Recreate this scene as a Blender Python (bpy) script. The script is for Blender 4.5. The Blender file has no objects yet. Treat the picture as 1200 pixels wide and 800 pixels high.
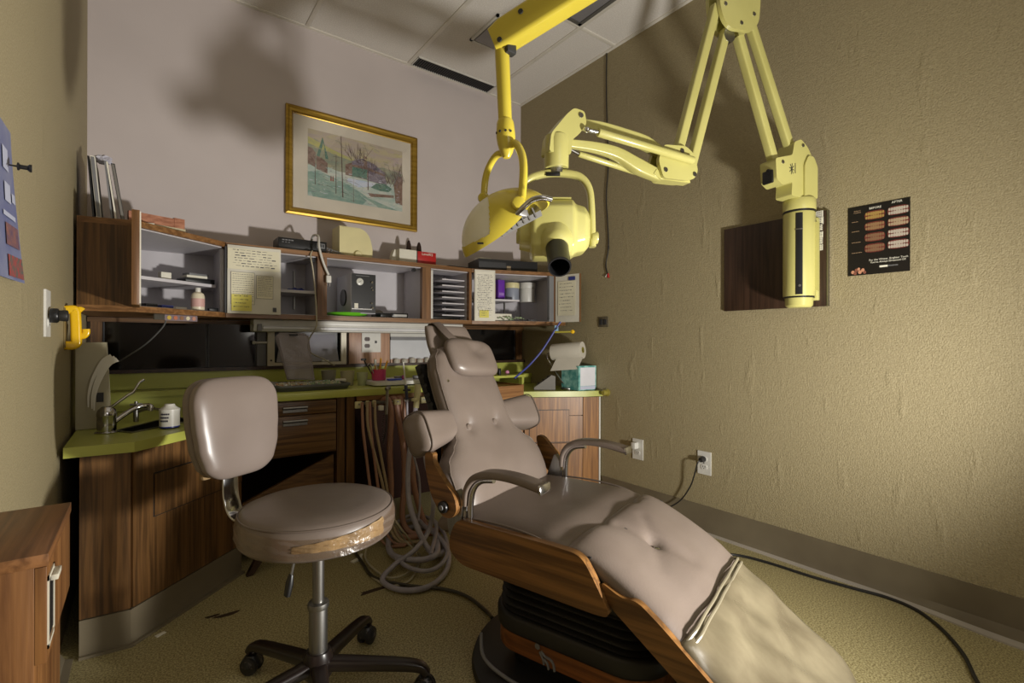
import bpy, bmesh, math, random
from mathutils import Vector, Matrix
random.seed(7)
C = bpy.context.scene.collection
R = math.radians
# ------------------------------------------------------------------ camera frame
F_PX, YAW, PITCH, ROLL, EYE = 576.83, R(36.876), R(.0175), R(.1319), .9472
FW = Vector((math.sin(YAW)*math.cos(PITCH), math.cos(YAW)*math.cos(PITCH), math.sin(PITCH)))
R0 = Vector((math.cos(YAW), -math.sin(YAW), 0)); U0 = R0.cross(FW)
RT = R0*math.cos(ROLL)+U0*math.sin(ROLL); UP = -R0*math.sin(ROLL)+U0*math.cos(ROLL)
LAT = R0.copy(); FWD = Vector((math.sin(YAW), math.cos(YAW), 0)); ZU = Vector((0, 0, 1))
def P(u, v, **k):
    """real-world point on the plane X=, Y= or Z= seen at a photo position"""
    D = FW+RT*((u-600)/F_PX)+UP*((400-v)/F_PX); ax, val = list(k.items())[0]; i = 'XYZ'.index(ax)
    o = Vector((0, 0, EYE)); return o+D*((val-o[i])/D[i])
def PF(u, v, f):
    D = FW+RT*((u-600)/F_PX)+UP*((400-v)/F_PX); return Vector((0, 0, EYE))+D*(f/D.dot(FWD))
cd = bpy.data.cameras.new('camera'); cam = bpy.data.objects.new('camera', cd); C.objects.link(cam)
cd.sensor_width = 36; cd.lens = F_PX*36/1200; cd.clip_start = .02
m4 = Matrix((RT, UP, -FW)).transposed().to_4x4(); m4.translation = (0, 0, EYE); cam.matrix_world = m4
bpy.context.scene.camera = cam
vs = bpy.context.scene.view_settings
vs.view_transform = 'Standard'; vs.look = 'None'; vs.gamma = 1; vs.use_curve_mapping = False; vs.exposure = 0
# ------------------------------------------------------------------ materials
def lin(c):
    return tuple(((x/255)/12.92 if x/255 <= .04045 else ((x/255+.055)/1.055)**2.4) for x in c)+(1,)
MATS = {}
def mat(name, c1, c2=None, sc=(5, 5, 5), detail=3, rough=.5, metal=0, bump=0, bsc=(60, 60, 60), spec=.5, coat=0, lo=.35, hi=.65, trans=0, alpha=1, emit=None, es=0, dist=0):
    if name in MATS: return MATS[name]
    m = bpy.data.materials.new(name); m.use_nodes = True; nt = m.node_tree; N = nt.nodes; L = nt.links
    b = N['Principled BSDF']; b.inputs['Base Color'].default_value = lin(c1)
    b.inputs['Roughness'].default_value = rough; b.inputs['Metallic'].default_value = metal
    b.inputs['Specular IOR Level'].default_value = spec; b.inputs['Coat Weight'].default_value = coat
    b.inputs['Coat Roughness'].default_value = .15; b.inputs['Transmission Weight'].default_value = trans
    b.inputs['Alpha'].default_value = alpha
    if emit: b.inputs['Emission Color'].default_value = lin(emit); b.inputs['Emission Strength'].default_value = es
    tc = N.new('ShaderNodeTexCoord')
    if c2 is None: c2 = tuple(x*.93 for x in c1)
    mp = N.new('ShaderNodeMapping'); mp.inputs['Scale'].default_value = sc; L.new(tc.outputs['Object'], mp.inputs['Vector'])
    nz = N.new('ShaderNodeTexNoise'); nz.inputs['Scale'].default_value = 1; nz.inputs['Detail'].default_value = detail
    nz.inputs['Distortion'].default_value = dist
    L.new(mp.outputs[0], nz.inputs['Vector'])
    cr = N.new('ShaderNodeValToRGB'); cr.color_ramp.elements[0].position = lo; cr.color_ramp.elements[1].position = hi
    cr.color_ramp.elements[0].color = lin(c1); cr.color_ramp.elements[1].color = lin(c2)
    L.new(nz.outputs['Fac'], cr.inputs['Fac']); L.new(cr.outputs[0], b.inputs['Base Color'])
    if bump:
        mp2 = N.new('ShaderNodeMapping'); mp2.inputs['Scale'].default_value = bsc; L.new(tc.outputs['Object'], mp2.inputs['Vector'])
        n2 = N.new('ShaderNodeTexNoise'); n2.inputs['Scale'].default_value = 1; n2.inputs['Detail'].default_value = 4
        L.new(mp2.outputs[0], n2.inputs['Vector'])
        bp = N.new('ShaderNodeBump'); bp.inputs['Strength'].default_value = bump; bp.inputs['Distance'].default_value = .004
        L.new(n2.outputs['Fac'], bp.inputs['Height']); L.new(bp.outputs[0], b.inputs['Normal'])
    MATS[name] = m; return m
def wood(name, c1, c2, ax='z', rough=.4, fine=1):
    s = {'z': (75, 75, 3), 'x': (3, 75, 75), 'y': (75, 3, 75)}[ax]
    s = tuple(a*fine for a in s)
    m = mat(name, c1, c2, sc=s, detail=6, rough=rough, bump=.08, bsc=tuple(a*3 for a in s), lo=.36, hi=.62, dist=.5)
    return m
WALN = lambda: wood('walnut_laminate', (114, 80, 44), (72, 48, 23))
wallp = mat('woven_wallpaper', (163, 151, 119), (145, 133, 102), sc=(190, 190, 330), detail=4, rough=.6, bump=.75, bsc=(230, 230, 190), spec=.35)
# a woven, slightly blistered paper
def blister(m):
    nt = m.node_tree; N = nt.nodes; L = nt.links; b = N['Principled BSDF']; tc = N.new('ShaderNodeTexCoord')
    mp = N.new('ShaderNodeMapping'); mp.inputs['Scale'].default_value = (16, 16, 4.5); L.new(tc.outputs['Object'], mp.inputs['Vector'])
    nz = N.new('ShaderNodeTexNoise'); nz.inputs['Scale'].default_value = 1; nz.inputs['Detail'].default_value = 5
    L.new(mp.outputs[0], nz.inputs['Vector'])
    rp = N.new('ShaderNodeValToRGB'); rp.color_ramp.elements[0].position = .6; rp.color_ramp.elements[1].position = .85; L.new(nz.outputs['Fac'], rp.inputs['Fac'])
    mp3 = N.new('ShaderNodeMapping'); mp3.inputs['Scale'].default_value = (14, 14, 260); L.new(tc.outputs['Object'], mp3.inputs['Vector'])
    n3 = N.new('ShaderNodeTexNoise'); n3.inputs['Scale'].default_value = 1; n3.inputs['Detail'].default_value = 3; L.new(mp3.outputs[0], n3.inputs['Vector'])
    ad = N.new('ShaderNodeMath'); ad.operation = 'MULTIPLY_ADD'; ad.inputs[1].default_value = .25; L.new(n3.outputs['Fac'], ad.inputs[0]); L.new(rp.outputs[0], ad.inputs[2])
    b2 = N.new('ShaderNodeBump'); b2.inputs['Strength'].default_value = .6; b2.inputs['Distance'].default_value = .006
    L.new(ad.outputs[0], b2.inputs['Height'])
    old = b.inputs['Normal'].links[0].from_node; L.new(b2.outputs[0], old.inputs['Normal'])
blister(wallp)
whitew = mat('white_painted_wall', (200, 190, 188), (192, 182, 180), sc=(2, 2, 2), rough=.75, bump=.08, bsc=(200, 200, 200))
ceilm = mat('acoustic_ceiling_tile', (226, 222, 216), (210, 205, 198), sc=(160, 160, 10), detail=4, rough=.9, bump=.3, bsc=(220, 220, 60), lo=.3, hi=.55)
floorm = mat('speckled_floor', (186, 175, 130), (124, 112, 74), sc=(200, 200, 200), detail=6, rough=.45, bump=.05, bsc=(120, 120, 120), lo=.40, hi=.60)
vinyl = mat('taupe_vinyl', (117, 105, 97), (109, 97, 89), sc=(6, 6, 6), rough=.36, bump=.10, bsc=(220, 220, 220), spec=.5)
vinyl_d = mat('taupe_vinyl_piping', (104, 92, 84), rough=.4)
yel = mat('yellow_enamel', (202, 184, 66), (194, 176, 60), rough=.28, coat=.3)
paley = mat('pale_yellow_enamel', (194, 188, 116), (186, 180, 108), rough=.3, coat=.3)
cream = mat('cream_plastic', (222, 212, 160), rough=.45)
green = mat('yellow_green_laminate', (178, 182, 88), (170, 174, 80), rough=.35, sc=(3, 3, 3))
walz = WALN(); walx = wood('walnut_laminate_across', (118, 84, 47), (76, 51, 26), 'x')
oakz = wood('oak_edge', (156, 112, 66), (122, 82, 46)); oakx = wood('oak_edge_across', (156, 112, 66), (122, 82, 46), 'x')
teak = wood('oiled_oak_veneer', (134, 94, 50), (84, 56, 28), 'y', rough=.33, fine=.8)
white_i = mat('white_laminate_inside', (204, 200, 204), rough=.5)
whitep = mat('white_plastic', (214, 212, 205), rough=.4)
paperm = mat('paper', (226, 222, 208), (216, 212, 196), rough=.8)
inkm = mat('pen_ink', (70, 68, 80), rough=.7); black = mat('black_plastic', (20, 20, 22), (26, 26, 28), rough=.35)
rubber = mat('black_rubber', (28, 27, 27), (36, 34, 33), rough=.5); chrome = mat('chrome', (205, 205, 208), rough=.14, metal=1)
steel = mat('brushed_steel', (150, 148, 145), rough=.38, metal=1, sc=(100, 100, 4)); dglass = mat('dark_sliding_glass', (12, 10, 10), (16, 13, 12), rough=.08)
vcove = mat('grey_brown_vinyl_cove', (120, 110, 90), (106, 96, 78), sc=(4, 4, 4), rough=.45)
greyp = mat('grey_plastic', (120, 120, 122), rough=.45); hosem = mat('grey_vinyl_hose', (166, 162, 174), (154, 150, 162), sc=(30, 30, 30), rough=.35)
brownt = mat('red_brown_tubing', (168, 126, 106), (148, 108, 90), rough=.35); tant = mat('tan_tubing', (170, 150, 120), rough=.35)
brownp = mat('dark_walnut_board', (62, 40, 26), (42, 26, 16), sc=(30, 30, 2), detail=6, rough=.4)
red = mat('red_card', (178, 34, 34), rough=.4); blue = mat('blue_plastic', (48, 58, 130), rough=.35); bluec = mat('blue_cord', (66, 74, 150), rough=.4)
limeg = mat('lime_green_plastic', (110, 200, 40), rough=.3); pink = mat('pink_plastic', (205, 60, 110), rough=.2, coat=.5); orange = mat('yellow_pencil', (228, 168, 40), rough=.4)
purple = mat('purple_card', (110, 50, 170), rough=.4); teal = mat('teal_card', (70, 140, 135), (150, 200, 190), sc=(30, 30, 30), rough=.6)
gold = mat('gilt_frame', (184, 150, 66), (156, 124, 46), sc=(6, 6, 60), rough=.32, metal=.75); tube_y = mat('yellow_sticky_note', (224, 214, 110), rough=.8)
darkgrey = mat('dark_grey_metal', (46, 46, 48), rough=.5); yellowp = mat('glossy_yellow_plastic', (236, 190, 20), (230, 182, 14), rough=.22, coat=.4)
# ------------------------------------------------------------------ mesh helpers
class M:
    def __init__(s): s.v = []; s.f = []; s.mi = []
    def add(s, vs_, fs, mi=0):
        o = len(s.v); s.v += [Vector(a) for a in vs_]
        for f in fs: s.f.append([o+i for i in f]); s.mi.append(mi)
        return s
    def box(s, c, size, rz=0, bev=0, mi=0, rot=None, seg=2):
        bm = bmesh.new(); bmesh.ops.create_cube(bm, size=1)
        bmesh.ops.scale(bm, vec=Vector(size), verts=bm.verts)
        if bev:
            bmesh.ops.bevel(bm, geom=list(bm.edges), offset=min(bev, min(size)*.49), segments=seg, profile=.5, affect='EDGES')
        mt = rot if rot is not None else Matrix.Rotation(rz, 3, 'Z')
        bm.verts.index_update()
        vv = [mt @ v.co+Vector(c) for v in bm.verts]; ff = [[v.index for v in f.verts] for f in bm.faces]; bm.free()
        return s.add(vv, ff, mi)
    def bb(s, a, b, bev=0, mi=0):
        a = Vector(a); b = Vector(b); return s.box((a+b)/2, [abs(x) for x in (b-a)], bev=bev, mi=mi)
    def prism(s, poly, d0, d1, mp=None, mi=0):
        """poly 2D; mp(a,b,d)->3D (default a,b horizontal, d height)"""
        mp = mp or (lambda a, b, d: (a, b, d)); n = len(poly)
        vv = [mp(a, b, d0) for a, b in poly]+[mp(a, b, d1) for a, b in poly]
        ff = [list(range(n))[::-1], list(range(n, 2*n))]+[[i, (i+1) % n, n+(i+1) % n, n+i] for i in range(n)]
        return s.add(vv, ff, mi)
    def vboard(s, p, q, z0, z1, th, mi=0):
        p = Vector(p); q = Vector(q); d = (q-p).normalized(); n = Vector((-d.y, d.x))*th
        return s.prism([p, q, q+n, p+n], z0, z1, mi=mi)
    def cyl(s, p0, p1, r0, r1=None, n=20, mi=0, rnd=0):
        r1 = r0 if r1 is None else r1; p0 = Vector(p0); p1 = Vector(p1); L = (p1-p0).length
        if rnd: pr = [(0, 0), (r0-rnd, 0), (r0-rnd*.3, rnd*.3), (r0, rnd), (r1, L-rnd), (r1-rnd*.3, L-rnd*.3), (r1-rnd, L), (0, L)]
        else: pr = [(0, 0), (r0, 0), (r1, L), (0, L)]
        return s.lathe(pr, p0, (p1-p0).normalized(), n, mi)
    def lathe(s, prof, c=(0, 0, 0), axis=(0, 0, 1), n=24, mi=0):
        ax = Vector(axis).normalized(); q = Vector((0, 0, 1)).rotation_difference(ax); c = Vector(c); vv = []; ids = []
        for r, z in prof:
            if abs(r) < 1e-6: ids.append([len(vv)]); vv.append(c+q @ Vector((0, 0, z)))
            else:
                ids.append(list(range(len(vv), len(vv)+n)))
                for k in range(n):
                    a = 2*math.pi*k/n; vv.append(c+q @ Vector((r*math.cos(a), r*math.sin(a), z)))
        ff = []
        for A, B in zip(ids, ids[1:]):
            for k in range(n):
                k2 = (k+1) % n
                if len(A) == 1 and len(B) == 1: continue
                if len(A) == 1: ff.append([A[0], B[k], B[k2]])
                elif len(B) == 1: ff.append([A[k], B[0], A[k2]])
                else: ff.append([A[k], B[k], B[k2], A[k2]])
        return s.add(vv, ff, mi)
    def sweep(s, pts, sec, up=(0, 0, 1), closed=False, mi=0, scl=None):
        """sweep a 2D section (side, up) along pts"""
        pts = [Vector(p) for p in pts]; n = len(pts); m = len(sec); vv = []; ref = Vector(up); prev = None
        for i, p in enumerate(pts):
            t = (pts[(i+1) % n]-pts[i-1]) if closed else (pts[min(i+1, n-1)]-pts[max(i-1, 0)])
            t.normalize()
            if prev is None: 
                sd = t.cross(ref)
                if sd.length < .05: sd = t.cross(Vector((1, 0, 0)))
            else: sd = prev-t*prev.dot(t)
            sd.normalize(); prev = sd; u = sd.cross(t); k = scl[i] if scl else 1
            vv += [p+sd*a*k+u*b*k for a, b in sec]
        ff = []
        for i in range(n if closed else n-1):
            for j in range(m):
                a = i*m; b = ((i+1) % n)*m; ff.append([a+j, a+(j+1) % m, b+(j+1) % m, b+j])
        if not closed: ff += [list(range(m))[::-1], list(range((n-1)*m, n*m))]
        return s.add(vv, ff, mi)
    def tube(s, pts, r, n=10, closed=False, smooth=0, mi=0, scl=None):
        if smooth: pts = crv(pts, smooth, closed)
        sec = [(r*math.cos(2*math.pi*k/n), r*math.sin(2*math.pi*k/n)) for k in range(n)]
        return s.sweep(pts, sec, closed=closed, mi=mi, scl=scl)
    def sheet(s, top, bot, nu=24, nv=24, mi=0):
        """closed solid between two mapped surfaces top(a,b), bot(a,b); a in -1..1, b in 0..1"""
        vv = []; T_ = {}; B_ = {}
        for i in range(nu+1):
            for j in range(nv+1):
                a = math.sin((i/nu-.5)*math.pi); b = .5+.5*math.sin((j/nv-.5)*math.pi)
                T_[i, j] = len(vv); vv.append(top(a, b))
                if 0 < i < nu and 0 < j < nv: B_[i, j] = len(vv); vv.append(bot(a, b))
                else: B_[i, j] = T_[i, j]
        ff = []
        for i in range(nu):
            for j in range(nv):
                for D, rev in ((T_, 0), (B_, 1)):
                    f = [D[i, j], D[i+1, j], D[i+1, j+1], D[i, j+1]]; ff.append(f[::-1] if rev else f)
        return s.add(vv, ff, mi)
    def quad(s, a, b, c, d, mi=0): return s.add([a, b, c, d], [[0, 1, 2, 3]], mi)
def crv(pts, k=6, closed=False):
    pts = [Vector(p) for p in pts]; n = len(pts); out = []
    for i in range(n if closed else n-1):
        if closed: p0, p1, p2, p3 = pts[i-1], pts[i], pts[(i+1) % n], pts[(i+2) % n]
        else: p0, p1, p2, p3 = pts[max(i-1, 0)], pts[i], pts[i+1], pts[min(i+2, n-1)]
        for j in range(k):
            t = j/k; out.append(.5*((2*p1)+(p2-p0)*t+(2*p0-5*p1+4*p2-p3)*t*t+(3*p1-p0-3*p2+p3)*t**3))
    if not closed: out.append(pts[-1])
    return out
def rrect(w, h, r, n=4):
    o = []
    for cx, cy, a0 in ((w-r, h-r, 0), (-w+r, h-r, 90), (-w+r, -h+r, 180), (w-r, -h+r, 270)):
        for k in range(n+1): a = R(a0+90*k/n); o.append((cx+r*math.cos(a), cy+r*math.sin(a)))
    return o
def lerp(tab, x):
    if x <= tab[0][0]: return tab[0][1]
    for (a, b), (c, d) in zip(tab, tab[1:]):
        if x <= c: t = (x-a)/(c-a); return b+(d-b)*t
    return tab[-1][1]
def sm(tab, x):
    if x <= tab[0][0]: return tab[0][1]
    for (a, b), (c, d) in zip(tab, tab[1:]):
        if x <= c: t = (x-a)/(c-a); t = t*t*(3-2*t); return b+(d-b)*t
    return tab[-1][1]
_tc = {}
def text(m, s, origin, ex, ey, size, depth=.0006, mi=0, align='LEFT'):
    """letters as geometry: origin, reading direction ex, up ey"""
    cu = bpy.data.curves.new('t', 'FONT'); cu.body = s; cu.size = size; cu.align_x = align; cu.extrude = depth/2; cu.resolution_u = 2
    o = bpy.data.objects.new('t', cu); C.objects.link(o); bpy.context.view_layer.update()
    me = o.evaluated_get(bpy.context.evaluated_depsgraph_get()).to_mesh()
    ex = Vector(ex).normalized(); ey = Vector(ey).normalized(); ez = ex.cross(ey); og = Vector(origin)
    m.add([og+ex*v.co.x+ey*v.co.y+ez*v.co.z for v in me.vertices], [list(p.vertices) for p in me.polygons], mi)
    bpy.data.objects.remove(o); bpy.data.curves.remove(cu)
# ------------------------------------------------------------------ objects
LABELS = {}
def mkobj(name, m, mats, inv=None, ang=35):
    me = bpy.data.meshes.new(name); me.from_pydata([(inv @ v if inv else v) for v in m.v], [], m.f)
    mats = mats if isinstance(mats, (list, tuple)) else [mats]
    for x in mats: me.materials.append(x)
    me.polygons.foreach_set('material_index', m.mi); me.update()
    bm = bmesh.new(); bm.from_mesh(me); bmesh.ops.recalc_face_normals(bm, faces=bm.faces); bm.to_mesh(me); bm.free()
    me.polygons.foreach_set('use_smooth', [True]*len(me.polygons)); me.set_sharp_from_angle(angle=R(ang))
    o = bpy.data.objects.new(name, me); C.objects.link(o); return o
def tag(o, label, cat, group=None):
    assert label not in LABELS or group, label
    n = len(label.split()); assert 4 <= n <= 16, (n, label)
    LABELS[label] = 1; o['label'] = label; o['category'] = cat
    if group: o['group'] = group
class T:
    def __init__(s, name, label, cat, loc=(0, 0, 0), rz=0, group=None, world=True):
        o = bpy.data.objects.new(name, None); C.objects.link(o); o.empty_display_size = .05
        o.location = loc; o.rotation_euler = (0, 0, rz); s.o = o; tag(o, label, cat, group)
        s.m = Matrix.Translation(loc) @ Matrix.Rotation(rz, 4, 'Z'); s.inv = s.m.inverted() if world else None
    def part(s, name, m, mats, parent=None, label=None, ang=35):
        o = mkobj(name, m, mats, s.inv, ang); o.parent = parent or s.o
        if label: o['label'] = label
        return o
def S(name, m, mats, label, cat, group=None, ang=35):
    zs = [v.z for v in m.v]; c = sum(m.v, Vector())/len(m.v); c.z = min(zs)
    o = mkobj(name, m, mats, Matrix.Translation(-c), ang); o.location = c; tag(o, label, cat, group); return o
def ST(name, m, mats, ang=35):
    o = mkobj(name, m, mats, None, ang); o['kind'] = 'structure'; return o
# ================================================================== the room
XL, XR, YB, YF, H = -.2001, 2.2496, 2.8959, -1.6, 2.7032
ST('floor', M().bb((XL-.1, YF-.1, -.06), (XR+.1, YB+.1, 0)), floorm)
ST('wall_back', M().bb((XL-.1, YB, 0), (XR+.1, YB+.1, H)), whitew)
ST('wall_right', M().bb((XR, YF, 0), (XR+.1, YB, H)), wallp)
ST('wall_left', M().bb((XL-.1, YF, 0), (XL, YB, H)), wallp)
ST('wall_front', M().bb((XL-.1, YF-.1, 0), (XR+.1, YF, H)), whitew)
ST('ceiling', M().bb((XL-.1, YF-.1, H), (XR+.1, YB+.1, H+.06)), ceilm)
tbar = mat('ceiling_grid_metal', (222, 217, 206), rough=.5)
k = 0
for x in (.1208, .7304, 1.34, 1.9496):
    k += 1; ST('trim_%d' % k, M().bb((x-.012, YF, H-.006), (x+.012, YB, H+.002), bev=.002), tbar)
for a, b in ((XL, .1088), (.1328, .7184), (.7424, 1.328), (1.352, 1.9376), (1.9616, XR)):
    for y in (1.9716, .7524, -.4668):
        k += 1; ST('trim_%d' % k, M().bb((a, y-.012, H-.005), (b, y+.012, H+.002), bev=.002), tbar)
k += 1; ST('trim_%d' % k, M().bb((XR-.02, YF, H-.007), (XR, YB, H+.002)).bb((XL, YF, H-.007), (XL+.02, YB, H+.002)).bb((XL, YB-.02, H-.0065), (XR, YB, H+.002)), tbar)
# coved vinyl baseboards
def cove(m, x, sgn, y0, y1, amp):
    ys = [y0+(y1-y0)*i/60 for i in range(61)]; rows = []
    for y in ys:
        w = amp*max(0, math.sin(y*3.1+.4))*(.5+.5*math.sin(y*7))+.004
        rows.append([(x, y, .131), (x-sgn*.006, y, .131), (x-sgn*.007, y, .03), (x-sgn*(.014+w), y, .008), (x-sgn*(.03+w*1.6), y, .003+w*.08), (x-sgn*(.03+w*1.6), y, .0), (x, y, 0)])
    n = len(rows[0]); vv = [p for r in rows for p in r]; ff = [list(range(n)), list(range(60*n, 61*n))]
    for i in range(60):
        for j in range(n): ff.append([i*n+j, i*n+(j+1) % n, (i+1)*n+(j+1) % n, (i+1)*n+j])
    m.add(vv, ff); m.mi = [0, 0]+[1 if j in (3, 4) else 0 for i in range(60) for j in range(n)]; return m
ST('baseboard_right', cove(M(), XR, 1, YF, 2.07, .03), [vcove, mat('pale_cove_toe', (178, 170, 158), rough=.5)])
ST('baseboard_left', cove(M(), XL, -1, YF, 1.95, .002), [vcove, vcove])
# ------------------------------------------------------------------ ceiling fittings
dark = mat('vent_dark', (34, 33, 34), rough=.6)
t = T('ceiling_vent', 'long narrow dark slotted ceiling vent along the top of the white wall', 'vent', (1.645, 2.82, H-.004))
t.part('backing', M().bb((1.36, 2.775, H-.004), (1.93, 2.872, H+.001)), dark)
m = M()
for i in range(38):
    x = 1.366+i*.015; m.box((x, 2.8235, H-.006), (.004, .095, .008))
t.part('slats', m, mat('vent_slat', (66, 64, 64), rough=.5))
t.part('frame', M().bb((1.354, 2.768, H-.008), (1.36, 2.879, H+.001)).bb((1.93, 2.768, H-.008), (1.936, 2.879, H+.001)).bb((1.354, 2.768, H-.008), (1.936, 2.775, H+.001)).bb((1.354, 2.872, H-.008), (1.936, 2.879, H+.001)), whitep)
q = [P(u, v, Z=H-.01) for u, v in ((545, 47.7), (583, 14), (635, 40), (596.7, 70))]
x0, x1 = min(a.x for a in q)+.02, max(a.x for a in q)-.02; y0, y1 = min(a.y for a in q)+.02, max(a.y for a in q)-.02
t = T('air_diffuser', 'square flat grey air diffuser with white rim set in a ceiling tile', 'air diffuser', ((x0+x1)/2, (y0+y1)/2, H-.02))
t.part('frame', M().bb((x0, y0, H-.012), (x1, y0+.014, H+.001)).bb((x0, y1-.014, H-.012), (x1, y1, H+.001)).bb((x0, y0, H-.012), (x0+.014, y1, H+.001)).bb((x1-.014, y0, H-.012), (x1, y1, H+.001)), whitep)
t.part('plate', M().bb((x0+.02, y0+.02, H-.014), (x1-.02, y1-.02, H-.006), bev=.003), mat('diffuser_grey', (158, 156, 160), rough=.5))
t = T('ceiling_light', 'unlit grey lensed panel light recessed in the ceiling above the yellow lamp arm', 'ceiling light', (1.645, 1.36, H-.01))
t.part('lens', M().bb((1.375, .785, H-.003), (1.915, 1.94, H+.001)), mat('unlit_prismatic_lens', (128, 126, 128), rough=.3, bump=.4, bsc=(150, 150, 10)))
t.part('frame', M().bb((1.354, .765, H-.008), (1.375, 1.96, H+.001)).bb((1.915, .765, H-.008), (1.936, 1.96, H+.001)).bb((1.354, 1.94, H-.008), (1.936, 1.96, H+.001)).bb((1.354, .765, H-.008), (1.936, .785, H+.001)), mat('fixture_frame', (90, 88, 84), rough=.5))
# ================================================================== base cabinets
W1, W2, W3 = Vector((-.15, 1.945)), Vector((-.028, 1.936)), Vector((.325, 2.278))
def inset(p, q, d):
    n = (Vector(q)-Vector(p)).normalized(); n = Vector((-n.y, n.x))*d; return Vector(p)+n, Vector(q)+n
t = T('sink_cabinet', 'dark walnut laminate corner base cabinet under the sink beside the left wall', 'cabinet', (.05, 2.4, 0))
t.part('body', M().prism([(-.15, 1.967), (-.036, 1.958), (.30, 2.283), (.325, 2.31), (.325, 2.755), (-.15, 2.755)], .02, .60), walz)
t.part('side_panel', M().vboard(W1, W2-Vector((.001, 0)), .115, .600, .016), walz)
a, b = W2+Vector((.005, .004)), W3
t.part('door', M().vboard(a, b, .115, .600, .016), walz)
d = (b-a).normalized(); o_ = Vector((d.y, -d.x))*.0035
pa = a+d*.075; m = M()
drw = t.part('drawer_front', m.vboard(pa+o_*1.2, b-d*.004+o_*1.2, .375, .512, .004), walz)
t.part('groove', M().vboard(pa-d*.003+o_*.3, b+o_*.3, .371, .516, .002), rubber)
m = M().vboard(W1-Vector((0, .002)), W2-Vector((0, .003)), .0, .112, .012); m.vboard(W2-Vector((0, .003)), W3, 0, .112, .012)
m.prism([W1-Vector((0, .014)), W2-Vector((-.003, .016)), W3-Vector((-.012, .014)), W3, W2-Vector((0, .003)), W1], 0, .008)
t.part('kick_plate', m, vcove)
# left countertop with a rectangular sink hole
SK = [(-.03, 2.105), (.17, 2.30), (.10, 2.46), (-.080, 2.18)]; F0, F1, B1_, B0_ = SK
m = M(); ct = [[(-.185, 1.93), (-.02, 1.92), (.345, 2.273), F1, F0], [(.345, 2.273), (.345, 2.765), B1_, F1], [(.345, 2.765), (-.185, 2.765), B0_, B1_], [(-.185, 2.765), (-.185, 1.93), F0, B0_]]
for pl in ct: m.prism(pl, .603, .634)
S('sink_countertop', m, green, 'low yellow green laminate countertop around the sink at the left wall', 'countertop')
t = T('sink', 'small dark stainless steel sink set in the yellow green counter', 'sink', (.04, 2.27, .60))
m = M()
for i in range(4):
    p, q = Vector(SK[i]), Vector(SK[(i+1) % 4]); m.vboard(p, q, .6345, .638, .009)
t.part('rim', m, steel)
m = M()
for i in range(4):
    p, q = Vector(SK[i]), Vector(SK[(i+1) % 4]); m.vboard(p, q, .603, .6345, .003)
m.prism(SK, .6005, .603)
t.part('basin', m, mat('dull_steel', (52, 50, 48), rough=.45, metal=.5))
# centre unit
t = T('drawer_cabinet', 'walnut laminate hanging cabinet with two drawers below the middle counter', 'cabinet', (.53, 2.5, .44))
t.part('body', M().bb((.345, 2.318, .445), (.715, 2.85, .682)), walx)
for z0, z1 in ((.623, .680), (.443, .618)):
    d_ = t.part('drawer', M().bb((.347, 2.30, z0), (.714, 2.317, z1), bev=.002), walx)
    zc = z1-.028 if z1 < .65 else .648
    hm = M().bb((.485, 2.292, zc-.012), (.585, 2.300, zc+.012)); hm.prism([(2.300, zc+.012), (2.284, zc+.012), (2.281, zc+.007), (2.290, zc+.0), (2.300, zc)], .485, .585, mp=lambda a, b, dd: (dd, a, b))
    hm.bb((.485, 2.289, zc-.012), (.585, 2.292, zc-.008))
    t.part('handle', hm, steel, parent=d_)
t = T('panel_support', 'tall pair of walnut boards holding up the middle counter beside the hoses', 'support', (.76, 2.5, 0))
t.part('left_board', M().bb((.719, 2.302, 0), (.752, 2.85, .686)), walz)
t.part('right_board', M().bb((.762, 2.302, 0), (.80, 2.85, .686)), walz)
t.part('filler', M().bb((.752, 2.318, 0), (.762, 2.84, .686)), brownp)
# the middle counter and its ledge
m = M().bb((.315, 2.285, .688), (1.44, 2.86, .720), bev=.002)
S('middle_countertop', m, green, 'long higher yellow green laminate countertop in the middle of the unit', 'countertop')
S('counter_apron', M().bb((.81, 2.30, .665), (1.43, 2.318, .687)), oakx, 'narrow oak rail under the front of the middle counter above the hoses', 'rail')
m = M().bb((XL+.004, 2.768, .636), (.313, 2.785, .694)).bb((XL+.004, 2.755, .694), (.313, 2.86, .720)).bb((XL+.004, 2.852, .722), (XR-.003, 2.872, .797))
S('left_backsplash', m, green, 'yellow green laminate backsplash and ledge running behind the sink and counters', 'backsplash')
m = M().bb((1.445, 2.755, .694), (XR-.003, 2.85, .720)).bb((1.81, 2.765, .652), (XR-.003, 2.785, .694))
S('right_backsplash', m, green, 'yellow green laminate ledge and splash behind the right corner counter', 'backsplash')
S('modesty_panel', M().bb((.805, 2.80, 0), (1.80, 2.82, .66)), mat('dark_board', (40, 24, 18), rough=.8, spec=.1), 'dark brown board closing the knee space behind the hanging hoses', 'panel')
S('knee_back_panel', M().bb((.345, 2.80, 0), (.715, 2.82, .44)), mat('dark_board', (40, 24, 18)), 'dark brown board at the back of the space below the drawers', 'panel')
# fallen board and wedge foot
m = M(); A_ = P(292, 604, Y=2.24); B_ = P(396, 531, Y=2.335); mm = (B_-A_)
a0 = Vector((.365, 2.25, .0)); 
m.prism([(0, .255), (.37, .425), (.37, .21), (0, .04)], 0, .018, mp=lambda a, b, dd: (.34+a, 2.36+dd-a*.1, b))
S('loose_board', m, walx, 'loose walnut board slanting across the dark space below the drawers', 'board')
m = M().prism([(0, 0), (.03, 0), (.19, .17), (.13, .19)], 0, .03, mp=lambda a, b, dd: (.335+a*.8, 2.245-dd+a*.1, b))
S('wedge_foot', m, brownp, 'short reddish brown slanted wooden foot on the floor under the stool seat', 'foot')
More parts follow.
